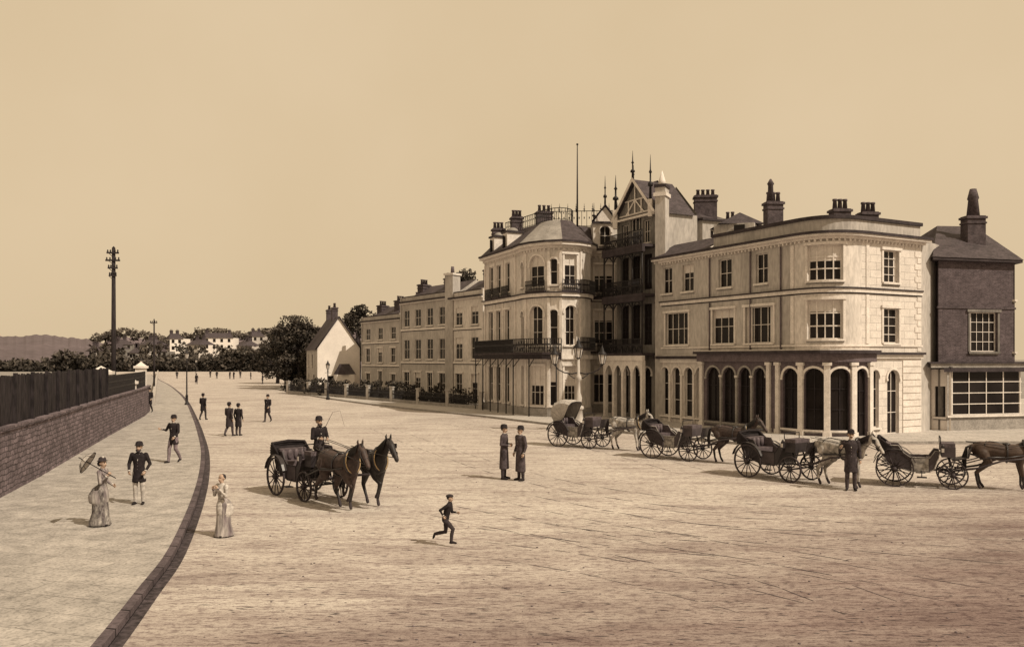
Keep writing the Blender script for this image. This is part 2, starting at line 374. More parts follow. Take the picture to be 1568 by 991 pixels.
    f.box(K,-.02,f.L+.06,5.0,5.1,-.02,.08,M_TRIM)
    f.box(K,-.05,f.L+.2,10.85,11.0,-.02,.18,M_TRIM); f.box(K,-.05,f.L+.4,11.0,11.12,-.02,.42,M_TRIM); f.box(K,-.05,f.L+.45,11.12,11.26,-.02,.5,M_DTRIM)
    x=.1
    while x<f.L: f.box(K,x,x+.1,10.72,10.845,-.02,.14,M_TRIM); x+=.3
    pa=sa(1092)
    f.box(K,pa,f.L,11.26,11.95,-.3,-.04,M_ST2); f.box(K,pa-.08,f.L+.08,11.95,12.14,-.38,.08,M_DTRIM)
    for zz0,zz1 in((5.15,7.85),(8.25,10.7)):
        for x in(s1-.15,s2+.45):
            f.box(P['mouldings'],x-.12,x+.12,zz0,zz1,-.02,.045,M_TRIM)
    for u in(1088,1150,1197):
        x=sa(u); P['rainwater_pipes'].tube([f.at(x,4.85,.08),f.at(x,7.85,.08)],.05,M_SHOP,n=6); P['rainwater_pipes'].tube([f.at(x,8.25,.08),f.at(x,10.7,.08)],.05,M_SHOP,n=6)
    f.quoins(P,'R',4.75,10.7,M_TRIM)
    R=P['roof']; A=f.at
    R.poly([A(-.05,11.27,.4),A(pa,11.27,.4),A(pa,12.3,-1.6),A(-.05,12.3,-1.6)],M_SLATE)
    W.poly([A(pa,11.2,.38),A(pa,11.2,-1.6),A(pa,12.3,-1.6)],M_ST2)
    R.poly([A(-.05,12.3,-1.6),A(pa,12.3,-1.6),A(pa,12.3,-3.4),A(-.05,12.3,-3.4)],M_LEAD)
    W.poly([A(pa,11.2,-1.6),A(pa,11.2,-3.4),A(pa,12.3,-3.4),A(pa,12.3,-1.6)],M_ST2)
    bk=(6.5,7.0)
    f.body(P,bk,0,11.2,M_ST2,M_LEAD)
    for (u,d,w,z1,pots,dd) in((1184,52.5,1.0,14.0,3,.7),(1286,50.5,1.05,13.2,3,.7),(1329,51.0,1.0,13.1,3,.7)):
        x,y=GD(u,d); chimney(P,x,y,w,dd,11.1,z1,pots,.1,ph=.6)
    x,y=GD(1180,52.4); P['chimneys'].loft([(x,y,14,.2,.2),(x,y,15.0,.16,.16),(x,y,15.1,.22,.22),(x,y,15.4,.05,.05)],M_CHIM,n=10)
    x,y=GD(1128,57); P['attic'].box((x,y,12.1),(2.6,2.6,2.2),M_ST2,-.4)
    P['attic'].box((x-.2,y-1.42,12.7),(.7,.06,.8),M_GLASS,-.4)
    P['attic'].add([(x-1.5,y-1.3,13.2),(x+1.5,y-1.3,13.2),(x+1.5,y+1.5,13.2),(x-1.5,y+1.5,13.2),(x,y-.8,14),(x,y+.8,14)],[(0,1,4),(1,2,5,4),(2,3,5),(3,0,4,5)],M_SLATE)
    P.build('corner_hotel'); return f
HF=corner_hotel()

# ================================================================= gabled hotel with verandahs
def gabled():
    P=Parts(); f=Facade([(7.8,63.0),(10.0,58.8)]); L=f.L; W=P['walls']
    S=[]
    for z0,z1 in((5.3,8.2),(9.2,11.7)):
        for i in range(3):
            a=.45+i*(L-.6)/3; S.append((a,a+(L-.9)/3-.25,z0,z1))
    for i in range(3):
        a=.5+i*(L-.6)/3; S.append((a,a+(L-.9)/3-.35,.4,3.7))
    top=[(.6,1.5,12.5,14.1),(1.7,3.0,12.5,14.45),(3.2,4.1,12.5,14.1)]
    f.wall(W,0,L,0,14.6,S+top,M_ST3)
    for q in S: f.window(P,q,M_ST3,nv=1,nh=2,frame=M_WOOD,sill=False,blind=0,arch=(q[2]<1),sur=M_TRIM if q[2]<1 else None)
    for q in top: f.window(P,q,M_ST3,nv=2,nh=1,frame=M_TRIM,blind=0)
    A=f.at
    W.poly([A(0,14.6,0),A(L,14.6,0),A(L/2,17.0,0)],M_ST3)
    bx,by=3.2,1.7
    def bk(p): return (p[0]+bx,p[1]+by,p[2])
    e0=A(-.2,14.45,.35);e1=A(L+.2,14.45,.35);ap=A(L/2,17.15,.35)
    P['roof'].poly([e0,ap,bk(ap),bk(e0)],M_SLATE); P['roof'].poly([ap,e1,bk(e1),bk(ap)],M_SLATE)
    W.poly([bk(A(0,14.6,0)),bk(A(L,14.6,0)),bk(A(L/2,17.0,0))],M_ST3)
    f.body(P,(bx,by),0,14.5,M_ST2,M_LEAD)
    for a,b in((e0,ap),(ap,e1)): P['bargeboards'].tube([a,b],[(.1,.16)]*2,M_TRIM,n=4,sm=False)
    T=P['gable_framing']
    for p,q in (((.5,14.7),(L-.5,14.7)),((1.2,15.7),(L-1.2,15.7)),((L/2,14.7),(L/2,16.8)),((1.3,14.7),(L/2,15.7)),((L-1.3,14.7),(L/2,15.7)),((1.6,14.7),(1.6,15.7)),((L-1.6,14.7),(L-1.6,15.7))):
        T.tube([A(p[0],p[1],.1),A(q[0],q[1],.1)],.06,M_TRIM,n=4,sm=False)
    ga=Vector((8.0,63.1,14.4)); gb=Vector((8.0+bx*.95,63.1+by*.95,14.4)); gm=(ga+gb)/2; gm.z=17.3; o_=Vector((-.16,.3,0)); inn=Vector((1.1,-2.1,0))
    W.poly([ga+o_,gb+o_,gm+o_],M_ST3); P['roof'].poly([ga+o_*2.2,gm+o_*2.2,gm+inn,ga+inn],M_SLATE); P['roof'].poly([gb+o_*2.2,gm+o_*2.2,gm+inn,gb+inn],M_SLATE)
    P['bargeboards'].tube([ga+o_*2.3,gm+o_*2.3,gb+o_*2.3],.1,M_TRIM,n=4,sm=False)
    I=P['verandah_ironwork']
    for z in(4.55,8.65,12.05):
        f.box(P['balconies'],-.1,L+.1,z,z+.18,-.02,1.3,M_DTRIM); f.rail(I,-.05,L+.05,z+.18,1.0,1.22,M_IRON,sp=.15,t=.04)
        f.box(P['balconies'],-.1,L+.1,z-.35,z-.002,1.05,1.28,M_TRIM if z<5 else M_DTRIM)
        for i in range(4):
            for q in range(6):
                w=(L-.1)/24; x=.05+(i*6+q)*w
                I.tube([A(x,z+.25,1.22),A(x+w/2,z+.7,1.22),A(x+w,z+.25,1.22)],.015,M_IRON,n=4)
    for z0,z1 in((4.73,8.3),(8.83,11.7)):
        for i in range(5):
            x=.05+i*(L-.1)/4; I.tube([A(x,z0,1.18),A(x,z1,1.18)],.06,M_IRON,n=6)
            if i<4:
                w=(L-.1)/4; pts=[A(x+w*j/8,z1-.5+math.sin(math.pi*j/8)*.45,1.18) for j in range(9)]; I.tube(pts,.05,M_IRON,n=4)
                f.box(I,x,x+w,z1-.06,z1,1.13,1.2,M_IRON)
    for i in range(5):
        x=.1+i*(L-.2)/4; f.box(P['pilasters'],x-.12,x+.12,0,4.2,.95,1.22,M_TRIM)
        if i<4:
            w=(L-.2)/4; K=8
            for j in range(K):
                x0=x+.12+(w-.24)*j/K; x1=x+.12+(w-.24)*(j+1)/K
                zz0=3.3+math.sin(math.pi*j/K)*.55; zz1=3.3+math.sin(math.pi*(j+1)/K)*.55
                P['pilasters'].poly([A(x0,zz0,1.2),A(x1,zz1,1.2),A(x1,4.2,1.2),A(x0,4.2,1.2)],M_TRIM)
    f.box(P['cornices'],-.1,L+.1,14.35,14.5,-.02,.25,M_TRIM)
    F=P['finials']
    x,y,_=A(L/2,0,.3); pinnacle(F,x,y,17.0,19.2,.09)
    x,y,_=A(.1,0,.2); F.box((x,y,14.6),(.35,.35,1.4),M_TRIM,-.45); pinnacle(F,x,y,15.3,17.9,.12)
    x,y,_=A(L-.35,0,.25); F.box((x,y,14.8),(.3,.3,1.2),M_TRIM,-.45); pinnacle(F,x,y,15.4,18.5,.1)
    pinnacle(F,gm.x-.3,gm.y+.5,17.2,19.0,.08)
    x,y,_=A(L+.25,0,-.3); P['chimneys'].box((x,y,8.1),(.7,1.0,16.2),M_ST2,-.45); P['chimneys'].box((x,y,15.6),(.9,1.2,.25),M_TRIM,-.45); P['chimneys'].box((x,y,16.2),(.85,1.1,.2),M_DTRIM,-.45)
    P['chimneys'].loft([(x,y,16.3,.3,.3),(x,y,16.6,.24,.24),(x,y,17.3,.03,.03)],M_TRIM,n=8)
    P.build('gabled_hotel')
    Q=Parts(); r=Facade([(11.2,62.5),(13.6,60.6),(15.6,61.5)]); q=(r.L-1.5,r.L-.8,12.4,13.6)
    r.wall(Q['walls'],0,r.L,0,14.3,[q],M_ST2); r.window(Q,q,M_ST2,blind=0); r.body(Q,(3,6),0,14.3,M_ST2,M_LEAD)
    r.box(Q['cornices'],-.1,r.L+.1,14.2,14.35,-.02,.2,M_DTRIM)
    Q['roof'].poly([r.at(0,14.36,.2),r.at(r.c[1],14.36,.2),(13.9,64.5,15.6),(12.8,65.5,15.6)],M_SLATE); Q['roof'].poly([r.at(r.c[1],14.36,.2),r.at(r.L,14.36,.2),(16.4,65,15.0),(13.9,64.5,15.6)],M_SLATE)
    x,y=GD(1080,63); chimney(Q,x,y,1.6,.9,13.0,16.4,4,-.1,ph=.45); x,y=GD(1118,65); chimney(Q,x,y,.8,.7,13,15.0,2,-.3)
    Q.build('rear_wing_house')
gabled()

# ================================================================= bow-fronted hotel
def bow():
    P=Parts()
    f=Facade([(-2.3,71.7),(.4,65.2),(.9,63.6),(1.6,62.5),(2.6,61.7),(3.6,61.4),(4.6,61.8),(5.4,62.6),(5.9,63.8),(6.15,66.6),(8.35,66.6)])
    sa=f.s_at; W=P['walls']; C=f.c; A=f.at
    cols=[(1.0,2.0),(2.7,3.7),(4.6,5.6)]
    bowc=[(sa(811)-.0,sa(833)),(sa(865),sa(883))]
    rec=[(C[9]+.3,C[9]+1.8)]
    o=[]
    for i,(a,b) in enumerate(cols):
        for z0,z1 in((9.6,11.9),(5.4,8.2)): o.append(((a,b,z0,z1),dict(nv=1,nh=1,sur=M_TRIM if z0<6 else None,arch=False,frame=M_TRIM,blind=0)))
        o.append(((a,b,.9,3.7),dict(nv=1,nh=1,sur=M_TRIM,blind=0)))
    for a,b in bowc:
        o.append(((a,b,9.6,11.9),dict(nv=1,nh=2,sur=M_TRIM,arch=(a==bowc[0][0]),blind=.35)))
        o.append(((a,b,5.3,8.2),dict(nv=1,nh=2,sur=M_TRIM,arch=True,blind='c')))
        o.append(((a,b,.9,3.8),dict(nv=2,nh=2,sur=M_TRIM,blind=.5)))
    for uu in(848,800): 
        m=sa(uu); o.append(((m-.33,m+.33,5.3,7.9),dict(nv=0,nh=1,arch=True,sur=M_TRIM,blind=0))); o.append(((m-.3,m+.3,9.7,11.6),dict(nv=0,nh=1,arch=True,sur=M_TRIM,blind=0)))
    m=sa(800); o.append(((m-.3,m+.3,.9,3.8),dict(nv=0,nh=1)))
    m=sa(847); o.append(((m-.3,m+.3,.9,3.8),dict(nv=0,nh=1)))
    for a,b in rec:
        o.append(((a,b,9.5,11.7),dict(nv=2,nh=1,sur=M_TRIM,blind=.4))); o.append(((a,b,5.5,8.1),dict(nv=2,nh=2,sur=M_TRIM,blind=.3))); o.append(((a,b,.9,3.8),dict(nv=2,nh=1)))
    ops=[q[0] for q in o]
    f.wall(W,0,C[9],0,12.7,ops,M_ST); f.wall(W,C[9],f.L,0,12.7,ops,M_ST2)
    for q,k in o: f.window(P,q,M_ST,**k)
    K=P['cornices']
    f.box(K,-.1,f.L,12.35,12.55,-.02,.15,M_TRIM); f.box(K,-.1,f.L,12.55,12.75,-.02,.45,M_TRIM); f.box(K,-.1,f.L,12.75,12.89,-.02,.55,M_DTRIM)
    f.box(K,0,f.L,8.85,9.1,-.02,.22,M_TRIM); f.box(K,0,f.L,9.1,9.18,-.02,.32,M_DTRIM); f.box(K,0,f.L,8.78,8.847,-.02,.1,M_DTRIM)
    f.box(K,0,f.L,4.3,4.6,-.02,.16,M_TRIM)
    f.box(K,0,f.L,0.05,.7,-.02,.12,M_STONE)
    x=.2
    while x<f.L-.2: f.box(K,x,x+.12,12.2,12.345,-.02,.12,M_TRIM); x+=.36
    for s_ in(.15,2.35,4.15,C[1]-.3,sa(803)+.25,sa(840),sa(858),sa(889)):
        for z0,z1 in((.75,4.25),(5.0,8.75),(9.3,12.15)): f.box(P['pilasters'],s_-.1,s_+.1,z0,z1,-.02,.08,M_TRIM)
    I=P['balcony_ironwork']; e=sa(858)
    f.box(P['balconies'],0,e,4.62,4.8,-.02,.95,M_DTRIM); f.rail(I,0,e,4.8,1.0,.9,M_IRON,sp=.14,t=.04)
    f.box(P['balconies'],0,e,4.3,4.61,.75,.92,M_WOOD)
    k=int(e/.3)
    for i in range(k): 
        w=e/k; I.tube([A(i*w,4.9,.9),A(i*w+w/2,5.6,.9),A(i*w+w,4.9,.9)],.018,M_IRON,n=4)
    s_=0.1
    while s_<e:
        I.tube([A(s_,0,.85),A(s_,4.3,.85)],.045,M_IRON,n=6); I.tube([A(s_,3.7,.85),A(s_,4.3,.35)],.03,M_IRON,n=4); s_+=1.7
    for z,n in((8.95,.55),(4.75,.6)):
        f.rail(I,C[9],f.L,z+.15,.9,n-.05,M_IRON,sp=.13,t=.04); f.box(P['balconies'],C[9],f.L,z,z+.15,-.02,n,M_DTRIM)
        f.rail(I,sa(884),C[8],z+.3,.85,.35,M_IRON,sp=.13,t=.04); f.box(P['balconies'],sa(884),C[8],z+.2,z+.3,-.02,.4,M_DTRIM)
    for q in bowc+cols:
        f.rail(I,q[0]-.2,q[1]+.2,9.3,.75,.28,M_IRON,sp=.13,t=.035); f.box(P['balconies'],q[0]-.2,q[1]+.2,9.2,9.3,-.02,.32,M_DTRIM)
    R=P['roof']
    top=[(-.6,72.6),(2.0,67.5),(2.3,66.6),(2.7,65.9),(3.2,65.4),(3.7,65.2),(4.2,65.4),(4.6,65.9),(4.8,66.6),(4.9,67.6)]
    for i in range(9):
        a=A(f.c[i],12.9,.4);b=A(f.c[i+1],12.9,.4)
        R.poly([a,b,(*top[i+1],15.0),(*top[i],15.0)],M_LEAD if i in(2,3,4) else M_SLATE)
    R.poly([(*p,15.0) for p in top]+[(9,71,15.0),(3,76,15.0)],M_LEAD)
    R.poly([A(f.c[9],12.9,.4),A(f.c[10],12.9,.4),(8.4,70,14.6),(4.9,67.6,15.0)],M_SLATE)
    tf=Facade(top); tf.rail(P['roof_cresting'],0,tf.L,15.0,.95,-.05,M_IRON,sp=.3,t=.035)
    t2=Facade([(3.2,69),(8.5,68.5)]); t2.rail(P['roof_cresting'],0,t2.L,15.0,1.3,0,M_IRON,sp=.4,t=.04)
    for i in range(9): 
        x,y,_=t2.at(i*t2.L/8,0,0); pinnacle(P['roof_cresting'],x,y,16.2,16.9,.04)
    for i,(s_) in enumerate((1.6,4.4)):
        x,y,_=A(s_,0,-.7); 
        P['dormers'].box((x,y,13.6),(1.0,1.3,1.5),M_TRIM,-1.2); P['dormers'].box((x,y,14.4),(1.25,1.5,.14),M_DTRIM,-1.2)
        xx,yy,_=A(s_,0,-.02); P['dormers'].box((xx,yy,13.6),(.06,.7,1.0),M_GLASS,-.39)
        P['dormers'].sphere((x,y,14.45),(.5,.6,.35),M_LEAD)
    d=Facade([(6.35,66.35),(8.2,66.35)]); D=P['dormer_gable']
    o=(.5,1.35,13.2,14.7)
    d.wall(D,0,d.L,12.86,15.0,[o],M_TRIM); d.window(P,o,M_TRIM,nv=1,nh=1,arch=True,sur=M_TRIM,blind=0)
    D.poly([d.at(0,15,0),d.at(d.L,15,0),d.at(d.L/2,16.2,0)],M_TRIM)
    D.poly([d.at(0,12.86,0),d.at(0,15,0),d.at(0,15,-2.5),d.at(0,12.86,-2.5)],M_TRIM); D.poly([d.at(d.L,12.86,0),d.at(d.L,15,0),d.at(d.L,15,-2.5),d.at(d.L,12.86,-2.5)],M_TRIM)
    D.poly([d.at(-.1,14.95,.1),d.at(d.L/2,16.3,.1),d.at(d.L/2,16.3,-2.5),d.at(-.1,14.95,-2.5)],M_SLATE); D.poly([d.at(d.L+.1,14.95,.1),d.at(d.L/2,16.3,.1),d.at(d.L/2,16.3,-2.5),d.at(d.L+.1,14.95,-2.5)],M_SLATE)
    d.box(D,-.1,d.L+.1,14.9,15.02,-.02,.2,M_DTRIM)
    D.tube([d.at(-.1,15.0,.14),d.at(d.L/2,16.35,.14),d.at(d.L+.1,15.0,.14)],.07,M_DTRIM,n=4)
    for s_ in(0.05,d.L/2,d.L-.05):
        x,y,_=d.at(s_,0,0); z=15.0 if s_!=d.L/2 else 16.2; pinnacle(D,x,y,z,z+(1.5 if s_!=d.L/2 else 2.4),.08)
    for u,dd,z1,w in((763,73,15.5,1.0),(791,70,16.0,.9),(833,71,16.6,1.3)):
        x,y=GD(u,dd); chimney(P,x,y,w,.8,12.5,z1,3,.2,mt=M_CHIM)
    x,y=GD(884,67.5)
    P['flagpole'].tube([(x,y,14.8),(x,y,18),(x,y,21.3)],[.08,.06,.035],M_IRON,n=8); P['flagpole'].sphere((x,y,21.35),.09,M_IRON)
    P.build('bow_fronted_hotel')
bow()

# ================================================================= terrace row
def terrace(name,p0,p1,h,wm,ncol,levels,back,chs,frame=M_TRIM,corn=M_TRIM):
    P=Parts(); f=Facade([p0,p1]); L=f.L; o=[]
    for li,(z0,z1) in enumerate(levels):
        for i in range(ncol):
            c=L*(i+.5)/ncol; w=.68
            if li==0 and i==ncol//2: o.append((c-.6,c+.6,.12,2.9))
            else: o.append((c-w,c+w,z0,z1))
    f.wall(P['walls'],0,L,0,h,o,wm)
    for q in o: f.window(P,q,wm,nv=1,nh=1,frame=frame,sur=M_TRIM if q[2]<4 else None,blind=random.choice([0,0,0,.3]),dep=.12)
    f.body(P,back,0,h,wm,M_LEAD)
    f.box(P['cornices'],-.1,L+.1,h-.25,h-.1,-.02,.2,corn); f.box(P['cornices'],-.1,L+.1,h-.1,h+.05,-.02,.4,M_DTRIM); f.box(P['cornices'],0,L,h+.05,h+.5,-.25,-.02,wm); f.box(P['cornices'],0,L,h+.5,h+.6,-.3,.02,M_DTRIM)
    for a,b in levels[1:]: f.box(P['cornices'],0,L,a-.45,a-.25,-.02,.1,M_TRIM); f.box(P['cornices'],0,L,a-.52,a-.453,-.02,.06,M_DTRIM)
    A=f.at
    r0=A(0,h+1.9,-3.2); r1=A(L,h+1.9,-3.2)
    P['roof'].poly([A(0,h+.05,-.3),A(L,h+.05,-.3),r1,r0],M_SLATE); P['roof'].poly([r0,r1,A(L,h+.05,-6),A(0,h+.05,-6)],M_SLATE)
    for s_ in(0,L): P['walls'].poly([A(s_,h,-.3),A(s_,h+1.9,-3.2),A(s_,h,-6)],wm)
    for (s_,z1,n) in chs:
        x,y,_=A(s_,0,-2.6); chimney(P,x,y,.8,1.3,h,z1,n,-.6)
    for s_ in(0.0,L): 
        f.box(P['party_walls'],s_-.12,s_+.12,0,h+.6,-.3,.08,wm)
    P.build(name); return f
terrace('terrace_house',(-18.5,105.0),(-12.6,95.6),8.9,M_ST2,3,((.9,2.6),(3.9,5.6),(6.6,8.0)),(9,5),((.3,11.0,3),(5.5,11.3,3),(10.6,11.4,3)))
terrace('terrace_house',(-12.2,93.6),(-6.3,84.6),10.5,M_ST2,4,((.9,2.9),(4.3,6.4),(7.8,9.6)),(9,5),((.4,12.6,3),(6.5,12.8,4)))
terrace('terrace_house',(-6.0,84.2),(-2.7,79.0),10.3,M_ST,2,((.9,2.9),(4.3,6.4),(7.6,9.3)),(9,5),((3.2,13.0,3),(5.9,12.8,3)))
P=Parts(); x,y=GD(693,84.5); P['stack'].box((x,y,6.4),(1.0,1.2,12.6),M_ST2,-.6); P['stack'].box((x,y,12.7),(1.2,1.4,.2),M_TRIM,-.6)
P['pots'].loft([(x,y,12.8,.2,.2),(x,y,13.5,.15,.15)],M_POT); P.build('party_wall_stack')

def cottage():
    P=Parts(); f=Facade([(-27.9,115.3),(-24.3,106.0),(-19.35,107.9)]); W=P['walls']; L1=f.c[1]; L=f.L
    o=[(1.5,2.5,3.4,4.9),(5,6,3.4,4.9),(1.5,2.6,.8,2.4),(6.3,7.3,.1,2.3),(L1+1.2,L1+2.0,.9,2.2)]
    f.wall(W,0,L1,0,5.7,o,M_ST2); f.wall(W,L1,L,0,5.7,o,M_WHITE)
    for q in o: f.window(P,q,M_WHITE,frame=M_WOOD,blind=0,nv=1,nh=1)
    A=f.at; ap=9.6; dx,dy=-3.6,9.3
    a=Vector(A(L1,5.7,0));b=Vector(A(L,5.7,0));m=(a+b)/2; m.z=ap; bk=Vector((dx,dy,0))
    W.poly([a,b,m],M_WHITE); W.poly([a+bk,b+bk,m+bk],M_WHITE); W.poly([b,b+bk,(b.x+dx,b.y+dy,0),(b.x,b.y,0)],M_WHITE)
    W.poly([(a.x+dx,a.y+dy,0),(b.x+dx,b.y+dy,0),b+bk,a+bk],M_WHITE)
    fr=Vector((.36,-.93,0))*.15; out=(a-b).normalized()*.25; dz=Vector((0,0,-.3))
    up=Vector((0,0,.06))
    P['roof'].poly([a+out+dz+fr+up,m+fr+up,m+bk+up,a+bk+out+dz+up],M_SLATE); P['roof'].poly([b-out+dz+fr+up,m+fr+up,m+bk+up,b+bk-out+dz+up],M_SLATE)
    for p,q in((a+out+dz,m),(b-out+dz,m)): P['bargeboards'].tube([p+fr+up,q+fr+up],.09,M_DTRIM,n=4)
    chimney(P,m.x-1.2,m.y+3.2,.7,1.1,8.6,11.0,2,.35); chimney(P,m.x-3.0,m.y+8.4,.7,1.1,8.6,11.0,2,.35)
    P['porch'].box((-20.9,105.9,1.2),(2.2,1.8,2.4),M_WHITE,.37); 
    P['porch'].add([(-22.1,105,2.4),(-20.4,104.6,2.4),(-19.6,106.6,2.4),(-21.3,107.2,2.4),(-21.3,104.8,3.7),(-20.5,106.9,3.7)],[(0,1,4),(1,2,5,4),(2,3,5),(3,0,4,5)],M_SLATE)
    P.build('white_gabled_cottage')
cottage()

# ================================================================= brick house right
def brickhouse():
    P=Parts(); f=Facade([GD(1428,52.5),GD(1437,50.0),(30.5,51.5),(31.5,60)]); L=f.L; W=P['walls']; c1=f.c[1]; sa=f.s_at
    gw=(sa(1460),sa(1518),1.0,3.6)
    c=[(sa(1499),sa(1526),7.9,9.9),(sa(1486),sa(1527),4.75,7.1),(sa(1552),sa(1572),7.9,9.9),(sa(1552),sa(1572),4.75,7.1),(sa(1532),sa(1550),.1,3.2)]
    f.wall(W,0,L,3.9,10.2,c,M_BRICKH); f.wall(W,0,L,0,3.9,c,M_ST3)
    for i,q in enumerate(c): f.window(P,q,M_BRICKH,nv=3,nh=3,sur=M_ST3 if i==1 else None,frame=M_TRIM,blind=0)
    # projecting shop bay
    b0,b1=gw[0]-.2,gw[1]+.2; n=.45
    f.wall(W,b0,b1,.12,3.8,[gw],M_STONE,n=n); f.window(P,gw,M_STONE,n=n,nv=6,nh=3,sur=None,frame=M_TRIM,blind=0,bar=.05)
    for e in(b0,b1): W.poly([f.at(e,.12,0),f.at(e,.12,n),f.at(e,3.8,n),f.at(e,3.8,0)],M_STONE)
    f.box(P['cornices'],b0-.1,b1+.1,3.55,3.79,n-.02,n+.14,M_DTRIM)
    f.box(P['cornices'],0,L,3.8,4.05,-.02,.5,M_STONE); f.box(P['cornices'],0,L,4.05,4.14,-.02,.62,M_DTRIM); f.box(P['cornices'],-.1,L,7.3,7.42,-.02,.06,M_CHIM)
    f.box(P['cornices'],-.15,L,10.1,10.25,-.02,.35,M_DTRIM)
    A=f.at; a=A(0,10.26,.35);b=A(c1,10.26,.4);c_=A(f.c[2],10.26,.4);d=A(L,10.26,.4)
    r0=(27.8,55.5,13.0);r1=(30.4,55.8,13.0); e=(24.6,60,10.26)
    R=P['roof']; R.poly([b,c_,r1,r0],M_SLATE); R.poly([a,b,r0],M_SLATE); R.poly([e,a,r0],M_SLATE); R.poly([c_,d,r1],M_SLATE); R.poly([d,e,r0,r1],M_SLATE)
    W.poly([A(0,0,0),A(0,10.2,0),(24.6,60,10.2),(24.6,60,0)],M_BRICKH); W.poly([A(L,0,0),A(L,10.2,0),(24.6,60,10.2),(24.6,60,0)],M_BRICKH)
    x,y=GD(1490,53); chimney(P,x,y,1.15,.8,10.5,13.2,0,.05); P['chimneys'].loft([(x,y,13.2,.42,.36),(x,y,14.2,.3,.28),(x,y,14.3,.36,.34),(x,y,14.9,.2,.2)],M_CHIM,n=8)
    P.build('brick_house')
    Q=Parts(); g=Facade([(23.9,51.5),GD(1456,49.6)])
    g.wall(Q['walls'],0,g.L,0,3.7,[(g.L-.9,g.L-.3,.9,2.7)],M_WHITE); g.window(Q,(g.L-.9,g.L-.3,.9,2.7),M_WHITE,nv=1,nh=2,frame=M_WOOD,blind=0)
    g.body(Q,(.6,3),0,3.7,M_WHITE,M_SLATE); g.box(Q['coping'],-.05,g.L+.05,3.7,3.85,-.2,.1,M_DTRIM)
    Q.build('lean_to_annexe')
    Q=Parts(); g=Facade([(24.6,66),(30,66)]); g.wall(Q['walls'],0,g.L,0,7.5,[(.6,1.5,4.4,6)],M_ST2); g.window(Q,(.6,1.5,4.4,6),M_ST2); g.body(Q,(0,5),0,7.5,M_ST2,M_SLATE)
    Q['roof'].poly([(24.2,65.8,7.4),(30,65.8,7.4),(30,68.5,9.6),(24.2,68.5,9.6)],M_SLATE); Q['walls'].poly([(24.6,66,7.4),(24.6,68.5,9.5),(24.6,71,7.4)],M_ST2); Q.build('rear_house')
brickhouse()

# ================================================================= ground
def road_mat():
    m,t,b=nt('gravel_road'); N=t.nodes;L=t.links
    tc=N.new('ShaderNodeTexCoord')
    def noise(sc,det,st=(1,1,1),rot=0,rough=.6):
        mp=N.new('ShaderNodeMapping'); mp.inputs['Scale'].default_value=st; mp.inputs['Rotation'].default_value=(0,0,rot); L.new(tc.outputs['Object'],mp.inputs['Vector'])
        n=N.new('ShaderNodeTexNoise'); n.inputs['Scale'].default_value=sc; n.inputs['Detail'].default_value=det; n.inputs['Roughness'].default_value=rough; L.new(mp.outputs[0],n.inputs['Vector']); return n.outputs['Fac']
    def ramp(v,p0,p1,k0,k1):
        r=N.new('ShaderNodeValToRGB'); r.color_ramp.elements[0].position=p0; r.color_ramp.elements[1].position=p1
        r.color_ramp.elements[0].color=(*k0,1) ; r.color_ramp.elements[1].color=(*k1,1); L.new(v,r.inputs[0]); return r.outputs[0]
    def mul(a,c):
        x=N.new('ShaderNodeMixRGB'); x.blend_type='MULTIPLY'; x.inputs[0].default_value=1; L.new(a,x.inputs[1]); L.new(c,x.inputs[2]); return x.outputs[0]
    c=ramp(noise(.16,5,rot=.3),.38,.62,(.47,.425,.385),(.57,.525,.475))
    c=mul(c,ramp(noise(.7,7,(.3,1.5,1),rot=-.12,rough=.7),.36,.52,(.72,.68,.69),(1,1,1)))
    c=mul(c,ramp(noise(2.6,5,(.35,1.8,1),rot=.1,rough=.7),.38,.52,(.76,.73,.74),(1,1,1)))
    g1=noise(8,4,(.6,1.5,1)); c=mul(c,ramp(g1,.40,.50,(.62,.58,.6),(1,1,1)))
    g2=noise(25,2); c=mul(c,ramp(g2,.36,.46,(.66,.63,.64),(1,1,1)))
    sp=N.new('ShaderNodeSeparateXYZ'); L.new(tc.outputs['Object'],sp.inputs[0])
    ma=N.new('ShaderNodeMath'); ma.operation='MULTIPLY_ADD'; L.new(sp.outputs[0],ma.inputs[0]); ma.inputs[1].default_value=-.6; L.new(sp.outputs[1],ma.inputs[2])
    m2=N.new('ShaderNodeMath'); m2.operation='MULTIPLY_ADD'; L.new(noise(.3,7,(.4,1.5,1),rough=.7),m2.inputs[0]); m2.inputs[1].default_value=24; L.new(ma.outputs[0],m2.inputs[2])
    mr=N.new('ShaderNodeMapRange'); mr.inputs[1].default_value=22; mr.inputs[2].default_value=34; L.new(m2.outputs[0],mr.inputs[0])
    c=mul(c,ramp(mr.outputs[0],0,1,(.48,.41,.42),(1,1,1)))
    L.new(c,b.inputs['Base Color']); b.inputs['Roughness'].default_value=.95; b.inputs['Specular IOR Level'].default_value=.1
    bp=N.new('ShaderNodeBump'); bp.inputs['Strength'].default_value=.6; bp.inputs['Distance'].default_value=.05; L.new(g1,bp.inputs['Height']); L.new(bp.outputs[0],b.inputs['Normal'])
    return m
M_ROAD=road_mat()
M_GROUND=mat('bare_ground',warm(.34),warm(.22),scale=.08,fine=2,fineamt=.3)
g=Mesh(); g.poly([(-3000,-60,-.01),(3000,-60,-.01),(3000,5000,-.01),(-3000,5000,-.01)],M_GROUND); g.obj('ground')
def curve(pts,k=10):
    out=[];P=[pts[0]]+pts+[pts[-1]]
    for i in range(1,len(P)-2):
        for j in range(k):
            t=j/k; a,b,c,d=[np.array(P[i+q],float) for q in(-1,0,1,2)]
            out.append(tuple(.5*((2*b)+(-a+c)*t+(2*a-5*b+4*c-d)*t*t+(-a+3*b-3*c+d)*t**3)))
    out.append(pts[-1]); return out
